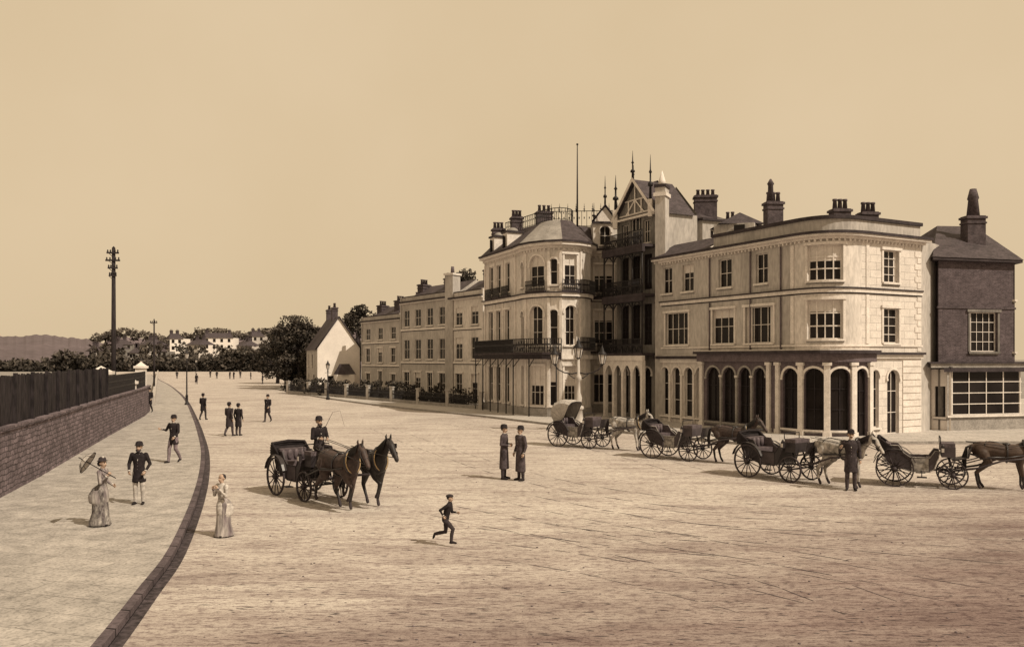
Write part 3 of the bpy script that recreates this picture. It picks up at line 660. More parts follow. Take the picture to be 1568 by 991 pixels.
kerb=[G(u,v) for u,v in curve([(60,1120),(165,990),(225,910),(262,860),(290,800),(308,745),(313,700),(306,665),(295,635),(283,612),(264,594),(245,583),(232,575)])]
KE=[G(u,v) for u,v in curve([(420,596),(502,611),(600,624),(740,639),(850,652),(1000,668),(1180,684),(1330,680),(1700,680)])]
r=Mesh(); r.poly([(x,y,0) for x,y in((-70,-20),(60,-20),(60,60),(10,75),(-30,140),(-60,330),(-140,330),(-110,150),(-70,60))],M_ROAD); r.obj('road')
wallb=[(-11.0,9.0),(-17.3,30.2),(-22.2,45.4),(-27.4,62.1),(-29.6,68.2),(-52,125),(-108,250)]
pm=Mesh(); pm.poly([(x,y,.13) for x,y in kerb]+[(x-1.5,y,.13) for x,y in reversed(wallb)]+[(-9,2,.13)],M_FLAG); 
pm.obj('promenade_pavement')
M_KERB=brickmat('kerb_stone',dk(.16),dk(.10),dk(.03),(0.3,1),.9,5,.03,.2)
M_GUT=mat('gutter_setts',dk(.10),dk(.05),scale=3,fine=8,fineamt=.6)
kf=Facade(kerb[::-1]); k=Mesh(); kf.box(k,0,kf.L,0.002,.145,-.02,.14,M_KERB); k.obj('promenade_kerb')
k=Mesh(); 
for i in range(len(kf.c)-1): k.poly([kf.at(kf.c[i],.006,-.021),kf.at(kf.c[i+1],.006,-.021),kf.at(kf.c[i+1],.006,-.22),kf.at(kf.c[i],.006,-.22)],M_GUT)
k.obj('road_gutter')
M_PAVE=brickmat('street_paving',warm(.55),warm(.47),warm(.28),None,.8,.6,.015,.2,flat=True,noise=.3)
pv=Mesh(); pv.poly([(x,y,.12) for x,y in KE]+[(60,90,.12),(20,90,.12),(-10,125,.12),(-30,150,.12)],M_PAVE); pv.obj('street_pavement')
k=Mesh(); kf2=Facade(KE); kf2.box(k,0,kf2.L,.002,.135,-.15,.03,M_STONE); k.obj('pavement_kerb')
M_RUT=mat('rut_earth',dk(.11),dk(.06),scale=.8,fine=6,fineamt=.4)
ru=Mesh()
for base in([(700,775),(860,805),(1000,822),(1150,835),(1250,850),(1420,880)],[(780,795),(900,812),(1040,842),(1180,862),(1290,890),(1400,930)],[(820,760),(980,790),(1150,812),(1330,826),(1560,845)],[(930,770),(1100,790),(1300,800),(1560,812)],[(740,830),(900,850),(1080,885),(1240,925)],[(650,640),(760,655),(850,668),(960,690),(1100,725)],[(600,655),(700,690),(860,735),(1060,765),(1300,780)],[(900,800),(1060,822),(1260,858),(1500,900)]):
    pts=[G(u,v) for u,v in curve(base,8)]; ff=Facade(pts)
    for off in(0,1.4):
        x=0
        while x<ff.L-.3:
            l=random.uniform(.3,1.4); w=random.uniform(.015,.05); j=random.uniform(-.05,.05)
            a=x;b=min(x+l,ff.L); 
            ru.poly([ff.at(a,.005,off+j),ff.at(b,.005,off+j*.5),ff.at(b,.005,off+j*.5+w*.4),ff.at((a+b)/2,.005,off+j*.75+w),ff.at(a,.005,off+j+w*.3)],M_RUT)
            x+=l+random.uniform(.05,.7)
for _ in range(1300):
    u=random.uniform(300,1568); v=random.uniform(690,985)
    if random.random()> (v-600)/380*(.35+.65*u/1568): continue
    x,y=G(u,v); l=random.uniform(.05,.3); w=random.uniform(.006,.018); a=random.uniform(-.35,.1)
    ca,sa_=math.cos(a)*l,math.sin(a)*l
    ru.poly([(x,y,.0045),(x+ca*.5,y+sa_*.5-w,.0045),(x+ca,y+sa_,.0045),(x+ca*.5,y+sa_*.5+w,.0045)],M_RUT)
ru.obj('wheel_ruts')
sto=Mesh()
for _ in range(160):
    u=random.uniform(280,1568); v=random.uniform(720,990); x,y=G(u,v); q=random.uniform(.008,.022)
    sto.sphere((x,y,q*.4),(q*1.3,q,q*.7),M_SHOP,n=5,m=3)
sto.obj('loose_stones')

# ================================================================= sea wall, fence, piers
w=Mesh(); sf=Facade(wallb[:5][::-1])
def s_of(fac,y):
    for i in range(600):
        sv=fac.L*i/599
        if fac.at(sv,0,0)[1]<=y: return sv
    return fac.L
sf.box(w,0,sf.L,0,2.1,-.5,.0,M_SEAW); sf.box(w,0,sf.L,2.1,2.22,-.56,.06,M_SEAW)
w.obj('sea_wall')
sy=s_of(sf,46.5)
fm=Mesh(); x=sy
while x<sf.L:
    h=3.78+random.uniform(-.04,.04); sf.box(fm,x,min(x+.13,sf.L),2.23,h,-.3+random.uniform(-.01,.01),-.26,M_FENCE); x+=.14
x=sy
while x<sf.L: sf.box(fm,x,x+.12,2.22,3.85,-.42,-.31,M_FENCE); x+=2.2
for z in(2.5,3.0,3.45): sf.box(fm,sy,sf.L,z,z+.08,-.24,-.2,M_FENCE)
fm.obj('board_fence')
ir=Mesh(); e0=.9; sf.rail(ir,e0,sy-.8,2.22,1.15,-.25,M_IRON,sp=.13,t=.05); sf.box(ir,e0,sy-.8,2.6,2.68,-.28,-.22,M_IRON); sf.box(ir,e0,sy-.8,2.95,3.02,-.28,-.22,M_IRON); ir.obj('sea_railing')
def pier(loc,w_,h,rz):
    p=Mesh(); x,y=loc
    p.box((x,y,h/2),(w_,w_,h),M_TRIM,rz); p.box((x,y,.35),(w_+.2,w_+.2,.5),M_TRIM,rz); p.box((x,y,h+.08),(w_+.24,w_+.24,.18),M_TRIM,rz)
    c=[Vector((x,y,h+.17))+Matrix.Rotation(rz,3,'Z')@Vector((a*w_/2,b*w_/2,0)) for a,b in((-1,-1),(1,-1),(1,1),(-1,1))]; t=(x,y,h+.5)
    for i in range(4): p.poly([c[i],c[(i+1)%4],t],M_TRIM)
    p.obj('gate_pier')
pier(G(216,634),.8,3.6,.35); pier(G(204,645),.4,2.6,.35); pier(GD(155,50.5),1.1,3.4,.3)
lw=Mesh(); f2=Facade([GD(232,76),GD(238,150),GD(241,250)][::-1]); f2.box(lw,0,f2.L,0,1.0,-.3,0,M_ST2); lw.obj('low_parapet')

def tele(loc,h,arms,r=.19):
    p=Mesh(); x,y=loc; p.tube([(x,y,-.2),(x,y,h*.5),(x,y,h)],[r,r*.85,r*.65],M_WOOD,n=10)
    p.loft([(x,y,h,r*.7,r*.7),(x,y,h+.15,.02,.02)],M_WOOD,n=8)
    for i in range(arms):
        z=h-.35-i*.55; L=(.42,.5,.34,.26)[i%4]
        p.box((x,y-.14,z),(L*2,.1,.12),M_WOOD,.15)
        for s_ in(-.48,-.22,.22,.48):
            a=s_*L/.55; p.loft([(x+a,y-.14,z+.05,.03,.03),(x+a,y-.14,z+.12,.06,.06),(x+a,y-.14,z+.2,.05,.05),(x+a,y-.14,z+.24,.02,.02)],M_IRON,n=6)
        p.tube([(x-.3,y-.14,z-.02),(x,y-.12,z-.3)],.02,M_IRON,n=4)
    p.obj('telegraph_pole')
tele(G(174,640),12.4,4); tele(G(236,604),ZH(490,5590/54),1,.12)
def lantern(M,x,y,z,s=1.0):
    M.loft([(x,y,z,.05*s,.05*s),(x,y,z+.06*s,.13*s,.13*s)],M_IRON,n=6,sm=False)
    M.loft([(x,y,z+.06*s,.12*s,.12*s),(x,y,z+.5*s,.21*s,.21*s)],M_LAMPG,n=6,sm=False)
    for j in range(6):
        a=math.pi*2*j/6; M.tube([(x+.125*s*math.cos(a),y+.125*s*math.sin(a),z+.06*s),(x+.215*s*math.cos(a),y+.215*s*math.sin(a),z+.5*s)],.018*s,M_IRON,n=4)
    M.loft([(x,y,z+.5*s,.25*s,.25*s),(x,y,z+.56*s,.22*s,.22*s),(x,y,z+.72*s,.09*s,.09*s),(x,y,z+.8*s,.09*s,.09*s),(x,y,z+.85*s,.05*s,.05*s),(x,y,z+1.0*s,.01,.01)],M_IRON,n=12)
def lamp(loc,h,mt=M_IRON):
    M=Mesh(); x,y=loc; z=h-1.0
    M.loft([(x,y,0,.2,.2),(x,y,.25,.2,.2),(x,y,.3,.13,.13),(x,y,.9,.11,.11),(x,y,.95,.14,.14),(x,y,1.05,.07,.07),(x,y,z-.3,.05,.05),(x,y,z-.25,.08,.08),(x,y,z,.05,.05)],mt,n=12)
    M.tube([(x-.3,y,z-.35),(x+.3,y,z-.35)],.02,mt,n=6); lantern(M,x,y,z); M.obj('street_lamp')
lamp(G(286,622),5.3); lamp(G(502,612),4.2); lamp(G(300,585),4.6); lamp(G(216,600),4.6)
def triple(loc):
    M=Mesh(); x,y=loc; S_=M_ST2
    M.loft([(x,y,.1,.45,.45),(x,y,.4,.45,.45),(x,y,.42,.3,.3),(x,y,1.3,.24,.24),(x,y,1.35,.34,.34),(x,y,1.5,.3,.3),(x,y,1.55,.15,.15),(x,y,2.0,.22,.22),(x,y,2.3,.12,.12),(x,y,3.0,.1,.1),(x,y,3.1,.2,.2),(x,y,3.3,.16,.16),(x,y,3.4,.1,.1),(x,y,4.4,.07,.07)],S_,n=16)
    for s_ in(-1,1):
        M.tube([(x,y,3.5),(x+s_*.4,y,3.42),(x+s_*.85,y,3.5),(x+s_*1.2,y,3.68),(x+s_*1.42,y,3.97)],[.05,.045,.04,.04,.045],M_IRON,n=6)
        M.tube([(x,y,3.1),(x+s_*.3,y,3.18),(x+s_*.6,y,3.42)],.03,M_IRON,n=5)
        lantern(M,x+s_*1.42,y,3.95,1.2)
    lantern(M,x,y,4.3,1.3); M.obj('triple_lamp_standard')
triple((3.95,50.5))

# ================================================================= foliage
def leaves(M,clumps,per,size,mats,flat=.75):
    for (x,y,z,r) in clumps:
        n=int(per*(r**1.5)); 
        for _ in range(n):
            v=np.random.normal(size=3); v/=np.linalg.norm(v); rr=r*random.uniform(.55,1.12)**.8
            c=np.array((x,y,z))+v*rr*np.array((1,1,flat))
            a=np.random.normal(size=3); a/=np.linalg.norm(a); b=np.cross(a,v+np.random.normal(size=3)*.6); nb=np.linalg.norm(b)
            if nb<1e-3: continue
            b/=nb; s=size*random.uniform(.6,1.3)
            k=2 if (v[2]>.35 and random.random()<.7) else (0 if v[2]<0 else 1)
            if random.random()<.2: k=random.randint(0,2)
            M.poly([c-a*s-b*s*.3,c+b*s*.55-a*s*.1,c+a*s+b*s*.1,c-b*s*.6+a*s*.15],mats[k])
def tree(name,loc,h,R,nc=26,per=150,size=.22,mats=LEAF,ch=.62):
    M=Mesh(); x,y=loc
    M.tube([(x,y,-.2),(x+.1,y,h*.25),(x-.1,y,h*.5),(x,y,h*.8)],[.35,.28,.2,.06],M_BARK,n=8)
    cl=[]
    for i in range(nc):
        a=random.uniform(0,6.28); q=random.uniform(.15,1)**.6; zz=random.uniform(0,1)
        rad=R*math.sin(math.pi*min(.93,.22+zz*.72))*q
        cx=x+rad*math.cos(a); cy=y+rad*math.sin(a); cz=h*(1-ch)+zz*(h*ch-R*.2)
        r=R*random.uniform(.22,.4); cl.append((cx,cy,cz,r))
        if i%3==0: M.tube([(x,y,h*.3+zz*h*.2),((x+cx)/2,(y+cy)/2,(h*.35+cz)/2+.2),(cx,cy,cz)],[.13,.08,.03],M_BARK,n=5)
    leaves(M,cl,per,size,mats); M.obj(name)
tree('elm_tree',GD(458,122),10.6,4.4,38,ch=.85); tree('elm_tree',GD(438,132),9.6,3.8,32,ch=.85); tree('elm_tree',GD(482,124),9.8,3.4,28,ch=.85); tree('elm_tree',GD(425,150),8.4,3.6,24,ch=.85)
tree('elm_tree',GD(549,124),12.6,2.9,26); tree('elm_tree',GD(712,98),14.6,2.6,26,ch=.5); tree('elm_tree',GD(528,135),10.5,3.0,18)
def hedge(name,pts,h,wd,mats=LEAF,size=.16,step=.55,per=110):
    f=Facade(pts); M=Mesh(); x=0;cl=[]
    while x<f.L:
        a=f.at(x,0,random.uniform(-wd,wd)*.5); r=random.uniform(.42,.72)
        cl.append((a[0],a[1],random.uniform(.4,h-.3),r)); 
        if random.random()<.35: cl.append((a[0],a[1],h-.1+random.uniform(0,.5),r*.7))
        if random.random()<.3: M.tube([(a[0],a[1],0),(a[0],a[1],h)],.04,M_BARK,n=5)
        x+=step
    leaves(M,cl,per,size,mats); M.obj(name)
hedge('garden_hedge',[G(440,602),G(473,604),G(560,611),G(650,619),G(722,625)],1.5,1.8,step=.34)
hedge('garden_shrubs',[(-24.5,101),(-15.5,93),(-7.5,80)],1.4,2.2,step=.6)
gf=Facade([G(440,603.5),G(470,605.5),G(560,613.5),G(650,621.5),G(735,629)])
q=Mesh(); gf.box(q,0,gf.L,0,.4,-.2,0,M_STONE); gf.rail(q,0,gf.L,.4,.85,-.1,M_IRON,sp=.2,t=.045)
for i in range(9):
    s_=gf.L*i/8; a=gf.at(s_,0,-.1); q.box((a[0],a[1],.75),(.32,.32,1.5),M_ST2,-.5); q.box((a[0],a[1],1.55),(.42,.42,.1),M_ST2,-.5)
q.obj('garden_wall')
def hill(name,prof,D,mt,back=120,front=60):
    M=Mesh()
    us=np.arange(prof[0][0],prof[-1][0]+.1,4); vs=np.interp(us,[p[0] for p in prof],[p[1] for p in prof])
    top=[];fr=[];md=[];bk=[]
    for u,v in zip(us,vs):
        x,_=GD(u,D); z=ZH(v,D)+random.uniform(-.5,.5); top.append((x,D,z)); fr.append((x*(D-front)/D,D-front,-.5)); md.append((x*(D-front*.5)/D,D-front*.5,z*.6)); bk.append((x,D+back,-.5))
    for i in range(len(us)-1):
        M.poly([fr[i],fr[i+1],md[i+1],md[i]],mt,True); M.poly([md[i],md[i+1],top[i+1],top[i]],mt,True); M.poly([top[i],top[i+1],bk[i+1],bk[i]],mt,True)
    M.obj(name)
M_HILL=mat('hazed_hillside',dk(.15),dk(.11),scale=.02,fine=.3,fineamt=.25)  # air haze over distance is painted into this lighter hill tone
M_HILL2=mat('hazed_wooded_hillside',dk(.2),dk(.12),scale=.04,fine=.3,fineamt=.3)  # wooded slope, also lightened to carry distance haze in its colour
hill('headland_hill',[(-160,516),(-60,510),(20,516),(60,512),(100,517),(130,519),(150,524),(175,545),(185,563)],520,M_HILL,front=220)
hill('wooded_hill',[(130,562),(150,534),(165,520),(200,516),(240,522),(300,518),(350,514),(400,508),(430,505),(520,500),(640,520),(700,555)],470,M_HILL2)
def treeline(name,prof,D,mats,size,r,step=5,rows=3,dens=11,gap=0.0):
    M=Mesh();cl=[]; us=np.arange(prof[0][0],prof[-1][0],step)
    for u in us:
        if random.random()<gap: continue
        vt=np.interp(u,[p[0] for p in prof],[p[1] for p in prof]); zt=max(1.5,ZH(vt,D))
        for k in range(rows):
            x,_=GD(u+random.uniform(-3,3),D); cl.append((x,D+random.uniform(-8,8),max(r*.4,zt*(k+.6)/rows-r*.3+random.uniform(-1,1)),r*random.uniform(.7,1.2)))
    leaves(M,cl,dens,size,mats); M.obj(name)
treeline('distant_trees',[(150,510),(170,503),(195,500),(225,507),(250,514),(300,506),(325,498),(350,503),(380,507),(405,499),(430,495)],440,HAZE_LEAF,.9,3.2)
treeline('distant_trees',[(150,528),(200,532),(250,526),(300,530),(345,528),(370,522),(420,520)],342,HAZE_LEAF[:1]+LEAF[1:],.8,2.2,step=7,gap=.45)
treeline('distant_trees',[(-70,556),(60,556),(88,548),(110,540),(140,543),(150,548),(230,552),(300,547),(340,543),(360,538),(430,535)],300,LEAF,.8,2.4,step=3.5)
def dhouse(u0,u1,vt,D,mt,floors=2,rot=0):
    P=Parts(); a=GD(u0,D);b=GD(u1,D); f=Facade([a,(b[0],b[1]+rot)]); h=ZH(vt,D)-2.2; o=[]
    n=max(2,int(f.L/3.2))
    for fl in range(floors):
        for i in range(n):
            c=f.L*(i+.5)/n; z=h-2.2-fl*3.0
            if z>.5: o.append((c-.65,c+.65,z,z+1.7))
    f.wall(P['walls'],0,f.L,0,h,o,mt)
    for q in o: f.window(P,q,mt,nv=0,nh=0,blind=0,sill=False)
    f.body(P,(0,9),0,h,mt,M_SLATE); A=f.at
    P['roof'].poly([A(-.4,h-.1,.4),A(f.L+.4,h-.1,.4),A(f.L-1,h+2.4,-4.5),A(1,h+2.4,-4.5)],M_SLATE); P['roof'].poly([A(-.4,h-.1,.4),A(1,h+2.4,-4.5),A(-.4,h-.1,-9.4)],M_SLATE);P['roof'].poly([A(f.L+.4,h-.1,.4),A(f.L-1,h+2.4,-4.5),A(f.L+.4,h-.1,-9.4)],M_SLATE);P['roof'].poly([A(-.4,h-.1,-9.4),A(f.L+.4,h-.1,-9.4),A(f.L-1,h+2.4,-4.5),A(1,h+2.4,-4.5)],M_SLATE)
    x,y,_=A(1.5,0,-4.5); chimney(P,x,y,1.2,1,h+1.5,h+3.8,2); x,y,_=A(f.L-1.5,0,-4.5); chimney(P,x,y,1.2,1,h+1.5,h+3.8,2)
    P.build('distant_house')
for u0,u1,vt,D,mt,ro in((147,156,530,350,M_ST2,3),(160,171,526,355,M_ST,-2),(182,196,520,375,M_ST3,4),(198,207,532,350,M_ST2,0),(213,232,520,365,M_ST,-4),(240,252,530,352,M_ST3,2),(260,276,511,385,M_WHITE,3),(286,308,520,368,M_ST,-3),(311,352,510,402,M_WHITE,4),(362,375,522,380,M_ST2,-3),(386,402,508,412,M_ST2,3)): dhouse(u0,u1,vt,D,mt,2,ro)

# ================================================================= figures
def remesh(prims,lofts,voxel,it):
    T=Mesh(); mt=M_TRIM; smp=[];smr=[];tags=[]
    for pts,rad,tag in prims:
        if not isinstance(rad,(list,tuple)): rad=[rad]*len(pts)
        if len(pts)>1: T.tube(pts,list(rad),mt,n=12)
        for p,r in zip(pts,rad): 
            rr=r if not isinstance(r,(list,tuple)) else min(r)
            T.sphere(p,rr,mt,n=10,m=6)
        for i in range(max(1,len(pts)-1)):
            for t in (np.linspace(0,1,7) if len(pts)>1 else [0]):
                j=min(i+1,len(pts)-1); p=np.array(pts[i])*(1-t)+np.array(pts[j])*t
                r0=rad[i] if not isinstance(rad[i],(list,tuple)) else max(rad[i]); r1=rad[j] if not isinstance(rad[j],(list,tuple)) else max(rad[j])
                r=r0*(1-t)+r1*t; smp.append(p); smr.append((r,r,r)); tags.append(tag)
    for rings,tag in lofts:
        T.loft(rings,mt,n=18)
        for i in range(len(rings)-1):
            for t in np.linspace(0,1,5):
                q=np.array(rings[i])*(1-t)+np.array(rings[i+1])*t
                smp.append(q[:3]); smr.append((q[3],q[4],max(.05,abs(rings[i+1][2]-rings[i][2])/3))); tags.append(tag)
    o=T.obj('tmp'); bm=bmesh.new(); bm.from_mesh(o.data); bmesh.ops.recalc_face_normals(bm,faces=bm.faces); bm.to_mesh(o.data); bm.free()
    m=o.modifiers.new('r','REMESH'); m.mode='VOXEL'; m.voxel_size=voxel
    s=o.modifiers.new('s','SMOOTH'); s.factor=.5; s.iterations=it
    dg=bpy.context.evaluated_depsgraph_get(); me=bpy.data.meshes.new_from_object(o.evaluated_get(dg))
    nv=len(me.vertices); co=np.empty(nv*3); me.vertices.foreach_get('co',co); co=co.reshape(-1,3)
    faces=[list(p.vertices) for p in me.polygons]; nf=len(faces)
    ce=np.empty(nf*3); me.polygons.foreach_get('center',ce); ce=ce.reshape(-1,3)
    bpy.data.objects.remove(o); bpy.data.meshes.remove(me)
    S=np.array(smp);R=np.array(smr); best=np.full(nf,1e9); idx=np.zeros(nf,int)
    for i in range(len(S)):
        d=(((ce-S[i])/R[i])**2).sum(1); k=d<best; best[k]=d[k]; idx[k]=i
    return co,faces,[tags[i] for i in idx]
M_SKIN=mat('skin',(.5,.36,.28),(.42,.3,.23),scale=8)
M_HAIR=mat('hair',dk(.05),dk(.03))
def cloth(n,l,c=None): return mat(n,c or dk(l),None,scale=5,fine=14,fineamt=.35,rough=.95)
C_BLK=cloth('black_cloth',.03); C_DK=cloth('dark_wool',.055); C_MID=cloth('brown_tweed',.09); C_GR=cloth('grey_flannel',.25); C_LT=cloth('light_cotton',.5,warm(.6)); C_PAT=mat('patterned_print',warm(.42),dk(.07),scale=9,fine=22,fineamt=.5,stretch=(1,1,.5)); C_STR=mat('striped_print',warm(.5),dk(.16),scale=7,fine=18,fineamt=.4,stretch=(1,1,.15))
M_EYE=mat('eye',(.02,.02,.02))
def rotx(p,o,a):
    y=p[1]-o[1];z=p[2]-o[2]; return (p[0],o[1]+y*math.cos(a)+z*math.sin(a),o[2]-y*math.sin(a)+z*math.cos(a))
cloth_lip=mat('lips',(.3,.16,.13))
def person(name,loc,face,h=1.75,kind='man',pose=None,coat=C_BLK,trs=C_DK,hat='bowler',lean=0,turn=0,z=0.13,hem=.62,beard=False,prop=None,hold=.5,parent=None):
    pose=pose or {}; k=h/1.75
    J=dict(hip=(.095,0,.90),knee=(.10,.015,.50),ankle=(.105,-.02,.09),sho=(.185,0,1.42),elbow=(.245,-.04,1.14),wrist=(.25,.06,.90))
    D={}
    for s,sx in(('R',1),('L',-1)):
        for j,v in J.items():
            p=pose.get(j+s,(sx*v[0],v[1],v[2])); D[j+s]=p
    def U(p): return rotx(p,(0,0,.95),lean)
    for s in 'RL':
        for j in('sho','elbow','wrist'): D[j+s]=U(D[j+s])
    Sc=lambda p:(p[0]*k,p[1]*k,p[2]*k)
    pr=[];lf=[]
    fem=kind in('woman','girl')
    nb=U((0,0,1.5)); cT,sT=math.cos(turn),math.sin(turn)
    def Hd(p): return Sc((nb[0]+p[0]*cT-p[1]*sT,nb[1]+p[0]*sT+p[1]*cT,nb[2]+p[2]))
    for s,sx in(('R',1),('L',-1)):
        an=D['ankle'+s]; kn=D['knee'+s]
        ft=pose.get('toe'+s,(an[0]+sx*.03,an[1]+.17,max(.035,an[2]-.05)))
        hl=(an[0],an[1]-.035,max(.035,an[2]-.05))
        pr.append(([Sc(D['hip'+s]),Sc(((D['hip'+s][0]+kn[0])/2,(D['hip'+s][1]+kn[1])/2+.01,(D['hip'+s][2]+kn[2])/2)),Sc(kn),Sc(((kn[0]+an[0])/2,(kn[1]+an[1])/2-.015,(kn[2]*.55+an[2]*.45))),Sc(an)],[.095*k,.085*k,.068*k,.064*k,.052*k],'trs'))
        pr.append(([Sc(hl),Sc(((an[0]+ft[0])/2,(an[1]+ft[1])/2,(hl[2]+ft[2])/2+.012)),Sc(ft)],[.038*k,.042*k,.033*k],'shoe'))
        pr.append(([Sc(D['sho'+s]),Sc(D['elbow'+s]),Sc(D['wrist'+s])],[.07*k,.052*k,.036*k],'coat'))
        w=Vector(D['wrist'+s]); e=Vector(D['elbow'+s]); d=(w-e).normalized()
        pr.append(([Sc(w),Sc(w+d*.045),Sc(w+d*.085)],[.026*k,.034*k,.03*k],'skin'))
    Z=lambda z_,rx,ry,dy=0:(lambda c:(c[0]*k,c[1]*k,c[2]*k,rx*k,ry*k))(U((0,dy,z_)) if z_>.95 else (0,dy,z_))
    if fem:
        lf.append(([Z(.93,.15,.13),Z(1.08,.115,.095),Z(1.2,.14,.115),Z(1.3,.165,.13,.015),Z(1.4,.175,.105),Z(1.47,.09,.07)],'coat'))
        bust=-.10 if kind=='woman' else 0
        hemz=.03 if kind=='woman' else .42
        lf.append(([Z(1.09,.12,.1),Z(.98,.165,.17,bust*.8),Z(.84,.18,.24,bust),Z(.6,.185,.2,bust*.6),Z(.35,.2,.21,bust*.5),Z(hemz+.08,.235,.27,bust*.7),Z(hemz,.245,.29,bust*.8)],'skirt'))
        lf.append(([Z(.92,.185,.2,bust*.6),Z(.8,.2,.26,bust),Z(.66,.205,.25,bust),Z(.6,.2,.22,bust)],'coat'))
    else:
        lf.append(([Z(.9,.165,.12),Z(1.02,.155,.115),Z(1.12,.155,.115),Z(1.28,.185,.13),Z(1.38,.195,.12),Z(1.45,.13,.09),Z(1.49,.075,.07)],'coat'))
        if hem<.9: lf.append(([Z(1.05,.16,.12),Z(.9,.174,.135),Z((hem+.9)/2,.184,.148),Z(hem,.196,.158)],'coat'))
    pr.append(([Sc(U((0,0,1.45))),Hd((0,.01,.06))],[.06*k,.052*k],'skin'))
    pr.append(([Hd((0,-.01,.15)),Hd((0,.012,.17))],[.086*k,.084*k],'skin')); pr.append(([Hd((0,.04,.065)),Hd((0,.045,.10))],[.052*k,.06*k],'skin'))
    pr.append(([Hd((0,.095,.135)),Hd((0,.118,.10))],[.013*k,.017*k],'skin'))
    for sx in(-1,1): pr.append(([Hd((sx*.085,-.01,.13)),Hd((sx*.09,-.015,.10))],[.016*k,.013*k],'skin'))
    co,fs,tg=remesh(pr,lf,.0155*k,3)
    M=Mesh(); mm={'trs':trs,'coat':coat,'skirt':trs,'skin':M_SKIN,'shoe':C_BLK}
    M.v=[tuple(p) for p in co]; M.f=fs; M.m=[M.mi(mm[t]) for t in tg]; M.sm=[True]*len(fs)
    for s,sx in(('R',1),('L',-1)):
        w=Vector(D['wrist'+s]); e=Vector(D['elbow'+s]); d=(w-e).normalized()
        inn=Vector((-sx,0,0)); inn=(inn-d*inn.dot(d)).normalized(); wd=d.cross(inn).normalized()
        if wd.y<0: wd=-wd
        cu=pose.get('curl'+s,hold)
        for i,(off,ln) in enumerate(((.027,.068),(.009,.078),(-.009,.073),(-.026,.058))):
            p=w+d*.085+wd*off; q=[p-d*.02]
            for j in range(3):
                a=cu*(j+.6); dirn=d*math.cos(a)+inn*math.sin(a); q.append(q[-1]+dirn*(ln/3+(.02 if j==0 else 0)))
            M.tube([Sc(x) for x in q],[.0095*k,.009*k,.008*k,.0065*k],M_SKIN,n=6)
        p=w+d*.03+wd*.025; M.tube([Sc(p),Sc(p+(wd+d*.7+inn*.4)*.03),Sc(p+(wd*.6+d*1.5+inn*.8)*.045)],[.012*k,.0105*k,.008*k],M_SKIN,n=6)
        c=w-d*.012; M.tube([Sc(c-d*.02),Sc(c+d*.012)],[.041*k,.04*k],C_LT if coat is not C_LT else C_GR,n=10)
    for sx in(-1,1):
        M.sphere(Hd((sx*.031,.088,.142)),.010*k,M_EYE,n=6,m=4)
        M.tube([Hd((sx*.015,.095,.162)),Hd((sx*.05,.08,.163))],.006*k,M_HAIR,n=4)
    M.tube([Hd((-.022,.088,.068)),Hd((0,.1,.070)),Hd((.022,.088,.068))],.006*k,cloth_lip,n=4)
    M.sphere(Hd((0,-.028,.165)),(.091*k,.088*k,.092*k),M_HAIR,n=12,m=8)
    if beard: M.tube([Hd((-.06,.045,.07)),Hd((-.035,.085,.03)),Hd((0,.1,.01)),Hd((.035,.085,.03)),Hd((.06,.045,.07))],[.02*k,.026*k,.034*k,.026*k,.02*k],M_HAIR,n=6)
    elif kind=='man': M.tube([Hd((-.035,.093,.082)),Hd((0,.108,.088)),Hd((.035,.093,.082))],[.006*k,.012*k,.006*k],M_HAIR,n=5)
    c=Hd((0,-.008,0)); zt=c[2]
    def R_(dz,rx,ry): return (c[0],c[1],zt+dz*k,rx*k,ry*k)
    if hat=='bowler': M.loft([R_(.182,.125,.145),R_(.190,.13,.15),R_(.196,.1,.115),R_(.24,.1,.113),R_(.28,.088,.1),R_(.302,.055,.065),R_(.31,.01,.01)],C_BLK)
    elif hat=='top': M.loft([R_(.182,.13,.145),R_(.19,.132,.148),R_(.196,.1,.112),R_(.27,.096,.106),R_(.35,.106,.116),R_(.355,.1,.11)],C_BLK)
    elif hat=='boater': M.loft([R_(.2,.16,.175),R_(.21,.16,.175),R_(.212,.098,.112),R_(.27,.096,.11),R_(.272,.08,.09)],C_LT)
    elif hat=='cap': M.loft([R_(.185,.1,.125),R_(.2,.112,.13),R_(.235,.11,.12),R_(.262,.05,.06)],C_DK)
    elif hat=='bonnet':
        M.loft([R_(.19,.12,.13),R_(.2,.125,.14),R_(.21,.085,.1),R_(.27,.08,.09),R_(.3,.05,.05)],C_DK)
        M.sphere((c[0]+.03*k,c[1]+.03*k,zt+.29*k),.035*k,C_LT); M.sphere((c[0],c[1]-.07*k,zt+.12*k),(.06*k,.06*k,.07*k),M_HAIR)
    if kind=='man':
        a=[U((-.045,.085,1.45)),U((.045,.085,1.45)),U((0,.142,1.24))]; M.poly([Sc(q) for q in a],C_LT)
        cc=U((0,.005,1.495)); M.loft([(cc[0]*k,cc[1]*k,cc[2]*k-.02*k,.066*k,.064*k),(cc[0]*k,cc[1]*k,cc[2]*k+.018*k,.06*k,.06*k)],C_LT,n=12)
        for i in range(3): q=U((0,.138+.004*i,1.2-i*.09)); M.sphere(Sc(q),.009*k,C_GR,n=6,m=4)
    if prop=='parasol':
        w=Vector(D['wristR']); w2=Vector(Sc((w.x,w.y+.05,w.z+.05))); ax=Vector((.1,-.8,.5)).normalized(); tip=w2+ax*.72
        M.tube([w2-ax*.2,tip+ax*.1],.012,M_WOOD,n=6)
        b=ax.orthogonal().normalized(); c2=ax.cross(b); N=10; R0=.30
        ring=[tip-ax*.16+b*R0*math.cos(6.283*i/N)+c2*R0*math.sin(6.283*i/N) for i in range(N)]
        mid=[tip-ax*.045+b*R0*.55*math.cos(6.283*i/N)+c2*R0*.55*math.sin(6.283*i/N) for i in range(N)]
